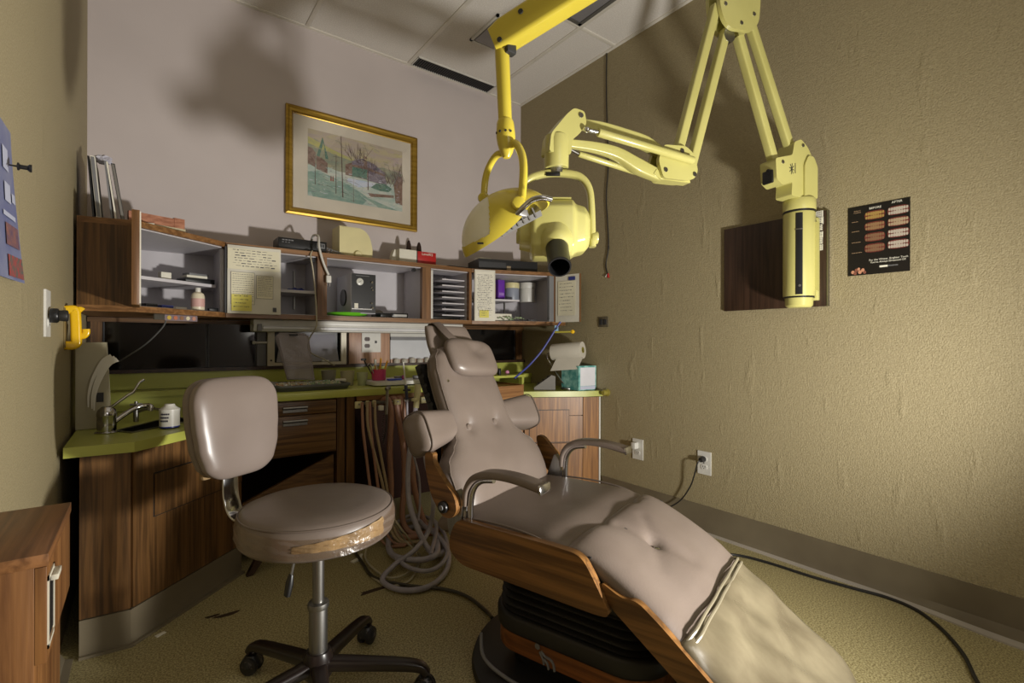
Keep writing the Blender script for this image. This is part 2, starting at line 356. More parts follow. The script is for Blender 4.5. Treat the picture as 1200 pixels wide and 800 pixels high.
# right unit : drawer box, base cabinet
S('narrow_drawer_cabinet', M().bb((1.50, 2.30, .02), (1.79, 2.74, .596)).bb((1.50, 2.315, .60), (1.79, 2.74, .686)).bb((1.50, 2.296, .606), (1.795, 2.313, .69)).bb((1.795, 2.296, .60), (1.81, 2.62, .694)), oakx, 'oak drawer box standing higher than the right corner counter behind the chair', 'cabinet')
R0_, R1_, R2_ = Vector((1.83, 2.31)), Vector((2.135, 2.125)), Vector((2.243, 2.085))
oak_f = wood('light_walnut_front', (162, 114, 62), (120, 80, 40)); 
t = T('corner_cabinet', 'lighter walnut base cabinet with panelled doors in the right corner behind the chair', 'cabinet', (2.0, 2.4, 0))
t.part('body', M().prism([(1.815, 2.34), (2.14, 2.145), (2.235, 2.108), (2.235, 2.75), (1.815, 2.75)], .0, .615), oak_f)
a, b = R0_, R1_; d = (b-a).normalized(); o_ = Vector((d.y, -d.x))
t.part('door', M().vboard(a, b-d*.004, .505, .612, .016), oak_f)
for z0, z1 in ((.34, .50), (.02, .335)):
    dd_ = t.part('door', M().vboard(a, b-d*.004, z0, z1, .016), oak_f)
t.part('inset_panel', M().vboard(a+d*.03+o_*.003, b-d*.09+o_*.003, .345, .535, .003), oak_f)
t.part('groove', M().vboard(a+d*.026+o_*.0015, b-d*.086+o_*.0015, .341, .539, .001), rubber)
t.part('side_panel', M().vboard(R1_, R2_-Vector((.012, -.004)), .0, .612, .016), oak_f)
t.part('metal_edge', M().vboard(R2_-Vector((.010, -.002)), R2_, .0, .612, .016), whitep)
m = M().prism([(1.812, 2.298), (2.132, 2.105), (2.2455, 2.066), (2.2455, 2.76), (1.812, 2.76)], .617, .650)
S('corner_countertop', m, green, 'low yellow green laminate countertop in the right corner under the tissue box', 'countertop')
t = T('raised_shelf', 'small raised yellow green shelf on a short post over the right counter', 'shelf', (1.9, 2.5, .652))
t.part('top', M().bb((1.50, 2.46, .722), (1.955, 2.752, .738), bev=.002), green)
t.part('post', M().bb((1.928, 2.464, .651), (1.945, 2.50, .722)), green)
# ------------------------------------------------------------------ glazed band between counters and wall cabinets
t = T('pass_through_frame', 'dark walnut sill and frame of the sliding glass band above the counters', 'frame', (1, 2.87, .80))
fz0, fz1 = .80, 1.052
t.part('sill', M().bb((XL+.004, 2.835, .798), (XR-.003, 2.893, .815)), brownp)
t.part('top_rail', M().bb((XL+.004, 2.855, 1.032), (XR-.003, 2.893, 1.0525)), walx)
for x0, x1 in ((-.185, -.145), (2.18, 2.235), (1.66, 1.69)): t.part('jamb', M().bb((x0, 2.855, .815), (x1, 2.892, 1.032)), walz)
dgl = []
for i, (x0, x1, l) in enumerate(((-.143, .255, 'leftmost black sliding glass panel above the sink'), (.259, .475, 'black sliding glass panel right of the leftmost one above the sink'), (1.692, 2.178, 'black sliding glass panel at the right behind the chair headrest'))):
    t = T('sliding_glass_panel', l, 'glass panel', ((x0+x1)/2, 2.88, .8155), group=None)
    t.part('pane', M().bb((x0+.006, 2.872-(i == 0)*.004, .8155), (x1-.006, 2.879-(i == 0)*.004, 1.031)), dglass)
    for xa in (x0, x1-.006): t.part('edge_strip', M().bb((xa, 2.868, .8155), (xa+.006, 2.883, 1.031)), darkgrey)
S('grey_filler_panel', M().bb((.48, 2.872, .8155), (.523, 2.884, 1.031)), greyp, 'narrow grey strip between black glass and the light framed hatch', 'panel')
t = T('hatch_window', 'small cream framed hatch window with a tilted grey pane behind the model tray', 'hatch', (.73, 2.85, .816))
fr = mat('cream_metal', (204, 196, 176), rough=.4, metal=.1)
t.part('frame', M().bb((.526, 2.845, .816), (.56, 2.868, 1.03)).bb((.91, 2.845, .816), (.94, 2.868, 1.03)).bb((.56, 2.845, .816), (.91, 2.868, .832)), fr)
t.part('pane', M().quad((.57, 2.85, .835), (.90, 2.85, .835), (.885, 2.886, .985), (.60, 2.886, .985)).quad((.57, 2.853, .835), (.90, 2.853, .835), (.885, 2.889, .985), (.60, 2.889, .985)), mat('milky_pane', (150, 148, 156), rough=.25))
t.part('backing', M().bb((.526, 2.889, .816), (.94, 2.894, 1.031)), black)
t.part('catch', M().cyl((.46, 2.855, .94), (.525, 2.855, .94), .006, mi=0).cyl((.455, 2.85, .94), (.467, 2.85, .94), .010), whitep)
for z in (.845, 1.01): t.part('screw', M().cyl((.543, 2.845, z), (.543, 2.841, z), .005, n=8), darkgrey)
t.part('latch', M().bb((.80, 2.838, .834), (.84, 2.85, .842)), whitep)
t = T('outlet_board', 'pale pinkish wood board carrying the outlet and switch above the counter', 'board', (1.08, 2.86, .816))
pk = wood('pale_pink_pine', (188, 152, 128), (164, 126, 104))
t.part('board', M().bb((.957, 2.848, .816), (1.205, 2.87, 1.031), bev=.002), pk)
def plate(t, c, ex, ez, w, h, nrm, outs, sw=(), mt=None):
    c = Vector(c); ex = Vector(ex); nr = Vector(nrm); z = Vector((0, 0, 1))
    bx = lambda m, a, b, d0, wd, ht, dp: m.prism([(-wd/2, -ht/2), (wd/2, -ht/2), (wd/2, ht/2), (-wd/2, ht/2)], d0, d0+dp, mp=lambda p, q, r: c+ex*(a+p)+z*(b+q)+nr*r)
    t.part('cover_plate', bx(M(), 0, 0, 0, w, h, .005), mt or whitep)
    for a, b in outs:
        m = M(); m.prism([(.017*math.cos(2*math.pi*k/20), max(-.012, min(.012, .017*math.sin(2*math.pi*k/20)))) for k in range(20)], .0045, .0075, mp=lambda p, q, r, a=a, b=b: c+ex*(a+p)+z*(b+q)+nr*r)
        so = t.part('socket', m, mt and whitep or whitep)
        m = M(); bx(m, a-.006, b+.002, .007, .0025, .008, .001); bx(m, a+.006, b+.002, .007, .0025, .008, .001); bx(m, a, b-.007, .007, .004, .004, .001)
        t.part('slots', m, black, parent=so)
    for a, b in sw:
        so = t.part('switch_toggle', bx(M(), a, b+.003, .005, .008, .014, .010), darkgrey)
t = T('wall_outlet', 'steel double plate with brown outlet and toggle switch on the pink board', 'outlet', (1.085, 2.846, .94))
plate(t, (1.088, 2.8475, .94), (1, 0, 0), None, .115, .115, (0, -1, 0), (), ((.026, 0),))
for b in (.02, -.02):
    m = M().prism([(.016*math.cos(2*math.pi*k/20), max(-.0115, min(.0115, .016*math.sin(2*math.pi*k/20)))) for k in range(20)], .0045, .008, mp=lambda p, q, r, b=b: Vector((1.088-.026+p, 2.8475-r, .94+b+q)))
    t.part('socket', m, mat('brown_bakelite', (60, 34, 28), rough=.3))
t = T('light_box', 'white film viewing panel with a grey band behind the chair headrest', 'light box', (1.4, 2.86, .816))
t.part('lower_pane', M().bb((1.212, 2.855, .838), (1.655, 2.868, .955)), mat('frosted_pane', (206, 208, 214), rough=.2))
t.part('band', M().bb((1.212, 2.85, .956), (1.655, 2.868, .975)), greyp)
t.part('upper_pane', M().bb((1.212, 2.855, .976), (1.655, 2.868, 1.031)), whitep)
t.part('frame', M().bb((1.212, 2.85, .816), (1.655, 2.868, .837)), pk)
# row of plaster casts at the foot of the light box
pl_ = mat('plaster', (188, 182, 170), (168, 162, 150), sc=(60, 60, 60), rough=.8)
for i in range(7):
    x = 1.245+i*.052; h_ = .022+.012*random.random()
    m = M().lathe([(0, 0), (.020, 0), (.021, h_*.6), (.015, h_), (.006, h_*.85), (0, h_*.85)], (x, 2.838+.002*math.sin(i*3), .7975+.0178), n=12)
    wh = ['at the left end of the row', 'second from the left in the row', 'third from the left in the row', 'in the middle of the row', 'just right of the middle of the row', 'second from the right in the row', 'at the right end of the row'][i]
    S('plaster_cast', m, pl_ if i != 5 else mat('terracotta', (190, 120, 90), rough=.7), 'small %s cast %s before the light box' % ('grey plaster' if i != 5 else 'pinkish', wh), 'dental cast', 'dental casts on the sill')
# fluorescent strip under the wall cabinets
t = T('strip_light_fixture', 'long unlit white fluorescent strip under the wall cabinets', 'strip light', (1.05, 2.70, 1.0))
t.part('housing', M().bb((.43, 2.66, 1.028), (1.61, 2.76, 1.0535), bev=.003), whitep)
t.part('reflector', M().prism([(2.655, 1.03), (2.665, 1.03), (2.675, 1.005), (2.745, 1.0), (2.75, 1.03), (2.765, 1.03), (2.757, .994), (2.668, .997)], .43, 1.61, mp=lambda a, b, dd: (dd, a, b)), whitep)
t.part('tube', M().cyl((.47, 2.66, 1.013), (1.58, 2.66, 1.013), .010, n=14), mat('tube_glass', (226, 226, 228), rough=.15))
for x in (.455, 1.595): t.part('tube_holder', M().box((x, 2.66, 1.013), (.02, .024, .034), bev=.003), greyp)
# ================================================================== wall cabinets
ZB, ZT = 1.055, 1.396; BACK = 2.893
P0, P1, P2, P3, P4 = (-.19, 2.345), (-.02, 2.31), (.30, 2.57), (1.62, 2.57), (2.13, 2.40)
woodc = wood('walnut_carcass', (136, 96, 58), (100, 68, 38)); woodcx = wood('walnut_carcass_across', (142, 102, 62), (106, 72, 40), 'x')
def lining(poly, z0, z1): return M().prism(poly, z0, z1)
t = T('left_wall_cabinet', 'open angled wall cabinet with walnut side at the left end of the row', 'wall cabinet', (.05, 2.6, ZB))
pf = [P0, P1, P2, (.298, BACK), (-.19, BACK)]
pi_ = [(-.17, 2.36), (-.015, 2.335), (.285, 2.58), (.285, 2.87), (-.17, 2.87)]
t.part('bottom_board', M().prism(pf, ZB, ZB+.022), woodcx); t.part('top_board', M().prism(pf, ZT-.022, ZT), woodcx)
t.part('side_panel', M().vboard(P0, P1, ZB+.022, ZT-.022, .018), walz)
t.part('rear_panel', M().bb((-.19, 2.872, ZB+.022), (.298, BACK, ZT-.022)), white_i)
t.part('lining', M().prism([(a*.99+.001, b) for a, b in pi_], ZB+.022, ZB+.025).prism(pi_, ZT-.026, ZT-.022).bb((-.188, 2.37, ZB+.025), (-.175, 2.87, ZT-.026)).bb((.282, 2.60, ZB+.025), (.297, 2.87, ZT-.026)).vboard((-.175, 2.366), (-.022, 2.336), ZB+.025, ZT-.026, .004), white_i)
t.part('shelf', M().prism([(-.02, 2.46), (.272, 2.665), (.272, 2.868), (-.17, 2.868), (-.17, 2.46)], 1.195, 1.208), white_i)
d_ = t.part('door', M().bb((-.031, 2.10, ZB+.015), (-.009, 2.30, ZT-.004), bev=.001), woodc)
t.part('door_lining', M().bb((-.009, 2.104, ZB+.02), (-.0055, 2.296, ZT-.008)), paperm, parent=d_)
t = T('middle_wall_cabinet', 'long open wall cabinet with white compartments in the middle of the row', 'wall cabinet', (.96, 2.7, ZB))
x0, x1 = .302, 1.618
t.part('bottom_board', M().bb((x0, 2.57, ZB), (x1, BACK, ZB+.022)), woodcx); t.part('top_board', M().bb((x0, 2.57, ZT-.022), (x1, BACK, ZT)), woodcx)
t.part('rear_panel', M().bb((x0, 2.872, ZB+.022), (x1, BACK, ZT-.022)), white_i)
m = M().bb((x0+.001, 2.59, ZB+.022), (x1-.001, 2.871, ZB+.025)).bb((x0+.001, 2.59, ZT-.026), (x1-.001, 2.871, ZT-.022))
t.part('lining', m, white_i)
for xa, xb in ((.704, .75), (1.284, 1.34), (1.600, 1.618)):
    t.part('divider', M().bb((xa, 2.572, ZB+.022), (xb, 2.60, ZT-.022)), woodc)
    t.part('partition', M().bb(((xa+xb)/2-.007, 2.60, ZB+.025), ((xa+xb)/2+.007, 2.87, ZT-.026)), white_i)
t.part('shelf', M().bb((x0+.01, 2.63, 1.190), (.718, 2.868, 1.204)), white_i)
t.part('shelf_bracket', M().bb((.655, 2.855, 1.12), (.665, 2.87, 1.33)), steel)
m = M()
for i in range(7):
    z = 1.095+i*.036; m.bb((1.345, 2.62, z), (1.375, 2.86, z+.003)).bb((1.44, 2.62, z+.008), (1.596, 2.868, z+.015))
t.part('tray_runners', m, white_i)
t.part('tray_rack_edge', M().bb((1.342, 2.598, ZB+.024), (1.366, 2.61, ZT-.03)), whitep)
for x in (1.25, .69): t.part('catch', M().cyl((x, 2.60, ZT-.038), (x, 2.625, ZT-.038), .010, n=12), black)
d_ = t.part('door', M().bb((.305, 2.548, ZB+.018), (.528, 2.566, ZT-.012), bev=.001), mat('cream_door_face', (216, 212, 198), rough=.5))
t.part('hinge', M().bb((.296, 2.556, ZB+.02), (.303, 2.566, ZT-.02)), darkgrey, parent=d_)
t.part('catch', M().bb((.493, 2.543, ZB+.03), (.508, 2.548, ZB+.05)), darkgrey, parent=d_)
t = T('right_wall_cabinet', 'open angled wall cabinet with notes on its doors at the right end', 'wall cabinet', (1.9, 2.6, ZB))
pf = [P3, P4, (2.243, 2.40), (2.243, BACK), (1.62, BACK)]; pi_ = [(1.64, 2.585), (2.11, 2.425), (2.225, 2.425), (2.225, 2.868), (1.64, 2.868)]
pf = [(1.6205, 2.57)]+pf[1:4]+[(1.6205, BACK)]
t.part('bottom_board', M().prism(pf, ZB, ZB+.022), woodcx); t.part('top_board', M().prism(pf, ZT-.022, ZT), woodcx)
t.part('rear_panel', M().bb((1.6205, 2.872, ZB+.022), (2.243, BACK, ZT-.022)), white_i)
t.part('lining', M().prism(pi_, ZB+.022, ZB+.025).prism(pi_, ZT-.026, ZT-.022).bb((2.228, 2.43, ZB+.025), (2.242, 2.87, ZT-.026)).bb((1.6215, 2.59, ZB+.025), (1.633, 2.87, ZT-.026)), white_i)
t.part('shelf', M().prism([(1.635, 2.66), (1.98, 2.56), (1.98, 2.868), (1.635, 2.868)], 1.210, 1.222), white_i)
for x in (1.93, 1.80): t.part('shelf_bracket', M().bb((x, 2.66, 1.14), (x+.008, 2.67, 1.209)), steel)
t.part('post', M().bb((2.105, 2.405, ZB+.022), (2.145, 2.425, ZT-.022)), greyp)
t.part('end_board', M().bb((2.145, 2.402, ZB+.022), (2.243, 2.418, ZT-.022)), woodc)
d_ = t.part('door', M().vboard((1.628, 2.553), (1.755, 2.515), ZB+.02, ZT-.006, .014), mat('cream_door_face', (216, 212, 198)))
d2_ = t.part('door', M().vboard((2.150, 2.395), (2.186, 2.215), ZB+.018, ZT-.02, .016), mat('cream_door_face', (216, 212, 198)))
t.part('door_edge', M().vboard((2.187, 2.212), (2.199, 2.212), ZB+.018, ZT-.02, .03), woodc, parent=d2_)
# handwritten notes and lists
def note(name, label, p, ex, w, h, m_, lines, mess=.4, boxed=False, nr=None, seed=1, cat='note', grp=None):
    rd = random.Random(seed); p = Vector(p); ex = Vector(ex).normalized(); z = Vector((0, 0, 1)); n = Vector(nr) if nr else Vector((ex.y, -ex.x, 0))
    t = T(name, label, cat, p, group=grp)
    t.part('sheet', M().prism([(0, 0), (w, 0), (w, h), (0, h)], 0, .0012, mp=lambda a, b, r: p+ex*a+z*b+n*r), m_)
    m = M()
    def bar(a, b, c, d): m.quad(*[p+ex*i+z*j+n*.0016 for i, j in ((a, b), (c, b), (c, d), (a, d))])
    for i in range(lines):
        y = h*.93-(h*.88)*i/lines; a = w*.07+rd.random()*w*.1*mess
        while a < w*(.93-mess*.25*rd.random()):
            l = w*(.03+.07*rd.random()); k2 = .0011*(1+mess*rd.random())
            bar(a, y-k2+rd.uniform(-.002, .002)*mess, min(a+l, w*.95), y+k2*.6); a += l+w*.025
    if boxed:
        for q in ((0, 0, w, .0012), (0, h-.0012, w, h), (0, 0, .0012, h), (w-.0012, 0, w, h)): bar(*q)
    t.part('writing', m, inkm); return t
yf = 2.5475
note('handwritten_sheet', 'large handwritten cream sheet on the door left of the bottle shelf', (.306, yf, 1.275), (1, 0, 0), .216, .095, mat('cream_paper', (222, 216, 190), rough=.8), 7, .9, seed=3)
note('typed_list', 'typed sheet with a dark border lower left on the left cabinet door', (.318, yf-.001, 1.115), (1, 0, 0), .097, .148, mat('cream_paper', (222, 216, 190)), 13, .1, True, seed=4)
note('price_table', 'small typed table right of the bordered sheet on the left cabinet door', (.422, yf-.001, 1.145), (1, 0, 0), .072, .108, mat('cream_paper', (222, 216, 190)), 12, .2, True, seed=5)
note('sticky_note', 'yellow sticky note overlapping the bordered sheet on the left cabinet door', (.321, yf-.003, 1.085), (1, 0, 0), .082, .075, tube_y, 4, .9, seed=6)
ex = (Vector((1.755, 2.515))-Vector((1.628, 2.553))).to_3d()
note('handwritten_list', 'tall white handwritten list on the narrow door left of the purple box', Vector((1.632, 2.5505, ZB+.03)), ex, .118, .295, paperm, 24, .8, seed=7)
note('pale_yellow_label', 'pale yellow label at the foot of the tall handwritten list', Vector((1.655, 2.5395, ZB+.04)), ex, .06, .045, tube_y, 3, .8, seed=8)
ex = Vector((.036, -.180, 0)).normalized(); 
note('taped_notes', 'cream notes taped on the rightmost open cabinet door', Vector((2.1515, 2.372, ZB+.06)), ex, .135, .22, mat('cream_paper', (222, 216, 190)), 9, .9, seed=9, nr=(-.98, -.196, 0))
m = M().prism([(0, 0), (.05, 0), (.05, .022), (0, .022)], 0, .002, mp=lambda a, b, r: Vector((2.168, 2.29, 1.338))+ex*a+ZU*b+Vector((-.98, -.196, 0))*(r+.001))
S('blue_sticker', m, blue, 'small dark blue sticker at the top of the rightmost cabinet door', 'sticker')
# ================================================================== dental chair (local: x across, y = toward the head, z up)
ch = T('dental_chair', 'taupe vinyl reclining dental chair with oak side panels in the middle of the room', 'dental chair', (.971, 1.330, 0), R(17.57), world=False)
def L(s, w, z): return Vector((w, -s, z))
# base
m = M().lathe([(0, 0), (.335, 0), (.34, .008), (.335, .022), (.30, .03), (0, .034)], L(.30, .0, 0), n=64)
base = ch.part('base_plate', m, rubber)
def ringp(s0, s1, w, r):
    return [(x+0, y) for x, y in [(a, b-(s0+s1)/2) for a, b in rrect(w, (s1-s0)/2, r, 8)]]
m = M().prism([(a*.9, b) for a, b in ringp(.12, .52, .19, .09)], .03, .085); ch.part('pump_housing', m, black)
band_m = wood('oiled_oak_band', (150, 92, 46), (104, 60, 28), 'y', rough=.4)
m = M().prism(ringp(.085, .585, .205, .10), .082, .138); bnd = ch.part('base_band', m, band_m)
m = M().sweep([Vector((a, b, .16)) for a, b in ringp(.088, .582, .203, .10)], rrect(.012, .026, .011, 3), closed=True); m.prism(ringp(.10, .57, .19, .09), .135, .18)
ch.part('black_rim', m, rubber)
m = M(); prof = []
zz = .17; npl = 8; pts_r = []
for i in range(npl*6+1):
    f = i/(npl*6); ph = (i % 6)/6; bul = abs(math.sin(math.pi*i/6)); z = .17+f*.168; pts_r.append((z, .0+.016*bul))
rings = []
for z, o in pts_r:
    f = (z-.17)/.168; rings.append([Vector((a, b, z)) for a, b in ringp(.105+f*.01-o, .555-f*.03+o, .182+o-f*.015, .08)])
n = len(rings[0]); vv = [p for r in rings for p in r]; ff = [list(range(n)), list(range(len(vv)-n, len(vv)))]
for i in range(len(rings)-1):
    for j in range(n): ff.append([i*n+j, i*n+(j+1) % n, (i+1)*n+(j+1) % n, (i+1)*n+j])
ch.part('bellows', M().add(vv, ff), rubber)
# logo figure on the band : a small seated figure in grey line
m = M(); lx = -.207
def seg(pts, r=.0035): m.tube([L(s, lx, z) for s, z in pts], r, n=6, smooth=3)
m.lathe([(0, 0), (.008, .001), (.008, .003), (0, .004)], L(.262, lx, .128), (-1, 0, 0), n=12)
seg([(.272, .118), (.285, .108), (.30, .106), (.31, .098), (.314, .08)]); seg([(.28, .10), (.292, .092), (.296, .078)]); seg([(.268, .115), (.278, .10), (.282, .086)])
ch.part('emblem', m, greyp, parent=bnd)
ch.part('hose_loop', M().tube([L(.06, -.20, .09), L(.10, -.235, .05), L(.20, -.25, .035), L(.33, -.25, .04), L(.42, -.22, .06)], .005, smooth=6), greyp)
# seat frame
ch.part('seat_frame', M().bb(L(.04, -.262, .335), L(.45, .262, .435), bev=.01), darkgrey)
ch.part('hinge_block', M().bb(L(.44, -.20, .27), L(.52, .20, .38), bev=.015), rubber)
def side(poly, x0, x1, m=None, mi=0): return (m or M()).prism([(s, z) for s, z in poly], x0, x1, mp=lambda a, b, d: Vector((d, -a, b)), mi=mi)
def arcs(poly, r, n=5):
    out = []; N_ = len(poly)
    for i, p in enumerate(poly):
        p = Vector(p); a = Vector(poly[i-1]); b = Vector(poly[(i+1) % N_]); ra = min(r, (a-p).length*.45); rb = min(r, (b-p).length*.45)
        A = p+(a-p).normalized()*ra; B = p+(b-p).normalized()*rb
        for k in range(n+1): t = k/n; out.append(tuple(A*(1-t)**2+p*2*t*(1-t)+B*t*t))
    return out
oakpoly = arcs([(.018, .395), (.045, .450), (.36, .449), (.435, .446), (.468, .398), (.512, .322), (.47, .318), (.06, .325), (.018, .355)], .03)
for s_ in (-1, 1):
    ch.part('side_panel', side([(a, b-(.038 if s_ > 0 else 0)) for a, b in oakpoly], s_*.270, s_*.292), teak)
lb = arcs([(.474, .392), (.530, .366), (.565, .372), (.62, .334), (.955, .064), (.93, .026), (.50, .340)], .02)
for s_ in (-1, 1): ch.part('leg_board', side([(a-(.03 if s_ > 0 else 0), b-(.07 if s_ > 0 else 0)) for a, b in lb], s_*.258, s_*.276), teak)
ch.part('leg_frame', side([(.50, .36), (.93, .03), (.945, .06), (.60, .335), (.52, .37)], -.257, .257), darkgrey)
# cushions
def dimp(a, b, pts, sig, dep): return sum(dep*math.exp(-((a-x)**2+(b-y)**2)/(2*sig*sig)) for x, y in pts)
def crease(w, s, p, q, sig, dep):
    p = Vector(p); q = Vector(q); d = q-p; t = max(0, min(1, (Vector((w, s))-p).dot(d)/d.length_squared)); e = (Vector((w, s))-p-d*t).length
    return dep*math.exp(-e*e/(2*sig*sig))
seat_z = [(-.06, .452), (.0, .460), (.15, .463), (.30, .462), (.40, .448)]
def s_top(a, b):
    s = -.05+b*.47; w = a*.268; e = (max(0, 1-abs(a)**9))**.3*(max(0, 1-abs(2*b-1)**14))**.3
    z = sm(seat_z, s); th = .045*e
    return L(s, w, z-.045+th-dimp(w, s, [(-.02, .235)], .03, .004))
def s_bot(a, b):
    s = -.05+b*.47; w = a*.268; e = (max(0, 1-abs(a)**10))**.3*(max(0, 1-abs(2*b-1)**14))**.3
    return L(s, w, sm(seat_z, s)-.045-.035*e)
sc_ = ch.part('seat_cushion', M().sheet(s_top, s_bot, 36, 30), vinyl, ang=60)
# leg cushion follows the knee bend
kp = [(.10, .470), (.22, .473), (.33, .468), (.43, .448), (.52, .407), (.612, .352), (.66, .314), (.80, .202), (.93, .098), (.975, .050)]
kc = crv([Vector((s, z)).to_3d() for s, z in kp], 10)
kl = [0]
for a, b in zip(kc, kc[1:]): kl.append(kl[-1]+(b-a).length)
def kat(t):
    d = t*kl[-1]; i = 0
    while i < len(kl)-2 and kl[i+1] < d: i += 1
    f = (d-kl[i])/(kl[i+1]-kl[i]); p = kc[i].lerp(kc[i+1], f); tg = (kc[i+1]-kc[i]).normalized()
    j = min(len(kc)-1, i+2); h = max(0, i-1); tg = (kc[j]-kc[h]).normalized()
    return p.x, p.y, -tg.y, tg.x      # s, z, normal(s,z)
tuft = [(-.08, .382), (.135, .385), (-.012, .517)]
def leg(t0, t1, hw, th, off, ea=7, eb=14, soft=True, round_end=0):
    def top(a, b, sg=1):
        t = t0+(t1-t0)*b; s, z, ns, nz = kat(t); h = hw
        if round_end and b > .8: h = hw*math.sqrt(max(.0, 1-((b-.8)/.2)**2*round_end))
        w = a*h; e = (max(0, 1-abs(a)**ea))**.35*(max(0, 1-abs(2*b-1)**eb))**.35
        d = th*e
        if sg < 0: d = -th*.9*e
        elif soft:
            d -= dimp(w, s, tuft, .013, .010)*e+dimp(w, s, tuft, .05, .004)*e
            d -= (crease(w, s, tuft[2], (-.05, .43), .011, .005)+crease(w, s, tuft[2], (.03, .60), .016, .006)+crease(w, s, tuft[2], (.06, .45), .010, .004)+crease(w, s, tuft[0], (-.13, .34), .009, .0035)+crease(w, s, tuft[0], (-.03, .35), .008, .003)+crease(w, s, tuft[1], (.08, .36), .010, .003)+crease(w, s, tuft[1], (.19, .40), .010, .003)+crease(w, s, tuft[2], (-.10, .56), .014, .003))*e
            d += .004*math.sin(w*22+s*13)*e
        else: d += (.0045*math.sin(w*15+s*31+2*math.sin(s*17))+.003*math.sin(w*41-s*50+math.sin(w*20)))*e
        return L(s+ns*(d+off), w, z+nz*(d+off))
    return top, lambda a, b: top(a, b, -1)
tp, bt = leg(.28, .665, .264, .032, -.030, ea=9); lc = ch.part('leg_cushion', M().sheet(tp, bt, 60, 60), vinyl, ang=60)
tp, bt = leg(.63, .995, .256, .028, -.029, soft=False, round_end=.35); ch.part('foot_cushion', M().sheet(tp, bt, 30, 30), vinyl, ang=60)
covm = mat('yellowed_clear_cover', (126, 117, 95), (88, 79, 62), sc=(9, 5, 9), detail=5, rough=.24, bump=.35, bsc=(14, 9, 14), coat=.5, lo=.3, hi=.7)
tp, bt = leg(.595, .999, .268, .037, -.026, ea=12, eb=18, soft=False, round_end=.35)
cv = ch.part('foot_cover', M().sheet(tp, bt, 50, 50), covm, label='yellowed shiny protective cover over the foot end', ang=60)
for i, (o, tt) in enumerate(((.012, .604), (.012, .617))):
    s, z, ns, nz = kat(tt); pp = [L(s+ns*.008, -.262, z+nz*.008)]; pp = []
    for k in range(13):
        w = -.268+.536*k/12; lo_ = -.03*max(0, (abs(w)-.255)/.013); pp.append(L(s+ns*(.013+lo_)+.0005*math.sin(k*1.7), w, z+nz*(.013+lo_)+.0005*math.sin(k*2.3)))
    ch.part('cover_hem', M().tube(pp, .0042, n=8, smooth=2), mat('clear_hem', (128, 120, 100), rough=.35, coat=.2), parent=cv)
# piping of the seat boxing
def path_w(w, pts): return [L(s, w, z) for s, z in pts]
for s_ in (-1, 1):
    ch.part('piping', M().tube(path_w(s_*.2685, [(-.02, .443), (.10, .452), (.20, .455), (.29, .449), (.345, .435), (.375, .415), (.382, .39)]), .003, n=6, smooth=5), vinyl_d, parent=sc_)
for x, s in tuft:
    ch.part('button', M().lathe([(0, 0), (.010, .001), (.009, .004), (.004, .006), (0, .006)], L(s+.002, x, {.382: .440, .385: .440, .517: .385}[s]), (0, -.25, 1), n=14), chrome if s == .517 else vinyl_d, parent=lc)
# backrest
BO = Vector((.03, .46)); BU = Vector((-.43, .903)); BN = Vector((.903, .43))
def B(w, t, n): q = BO+BU*t+BN*n; return L(q.x, w, q.y)
hwt = [(-.075, .21), (-.03, .236), (.04, .252), (.10, .252), (.14, .238), (.175, .196), (.205, .166), (.25, .155), (.36, .152), (.44, .146), (.49, .132), (.52, .105), (.54, .07)]
def bfun(sg, th, grow=0, soft=True):
    def f(a, b):
        t = -.075+b*.61; w = a*(sm(hwt, t)+grow); e = (max(0, 1-abs(a)**5))**.4*(max(0, 1-abs(2*b-1)**16))**.4
        n = th*e*sg-(.045 if soft else .075)
        if sg > 0 and soft:
            n += .024*math.exp(-((t-.06)**2)/.010)*e - .020*math.exp(-(w*w)/.02-((t+.0)**2)/.02)*e
            n -= dimp(w, t, [(-.085, .236), (.055, .236)], .014, .014)*e+dimp(w, t, [(-.085, .236), (.055, .236)], .038, .010)*e
            n -= .012*math.exp(-((t-.44)**2)/.002-(w*w)/.004)
        return B(w, t, n)
    return f
bk = ch.part('back_cushion', M().sheet(bfun(1, .045), bfun(-1, .035), 48, 60), vinyl, ang=60)
ch.part('back_shell', M().sheet(bfun(1, .022, -.012, False), bfun(-1, .02, -.02, False), 30, 40), vinyl, parent=None, ang=60)
m = M().prism([(-.10, .10), (.10, .10), (.13, .25), (.128, .50), (-.128, .50), (-.13, .25)], -.125, -.098, mp=lambda a, b, d: B(a, b, d))
bp_ = ch.part('back_plate', m, darkgrey)
m = M()
for k in range(7):
    m.prism([(-.134, .26+k*.034), (-.128, .26+k*.034), (-.128, .28+k*.034), (-.134, .28+k*.034)], -.118, -.098, mp=lambda a, b, d: B(a, b, d))
ch.part('ratchet_track', m, black, parent=bp_)
for s_ in (-1, 1):
    bf_ = bfun(1, .045); pp = [bf_(s_*.955, .01+.97*k/59) for k in range(60)]
    ch.part('piping', M().tube(pp, .0026, n=6), vinyl_d, parent=bk)
for x in (-.085, .055):
    q = B(x, .236, -.025); ch.part('button', M().lathe([(0, 0), (.012, 0), (.0125, .006), (.009, .011), (0, .0135)], q, L(BN.x, 0, BN.y), n=18), vinyl, parent=bk)
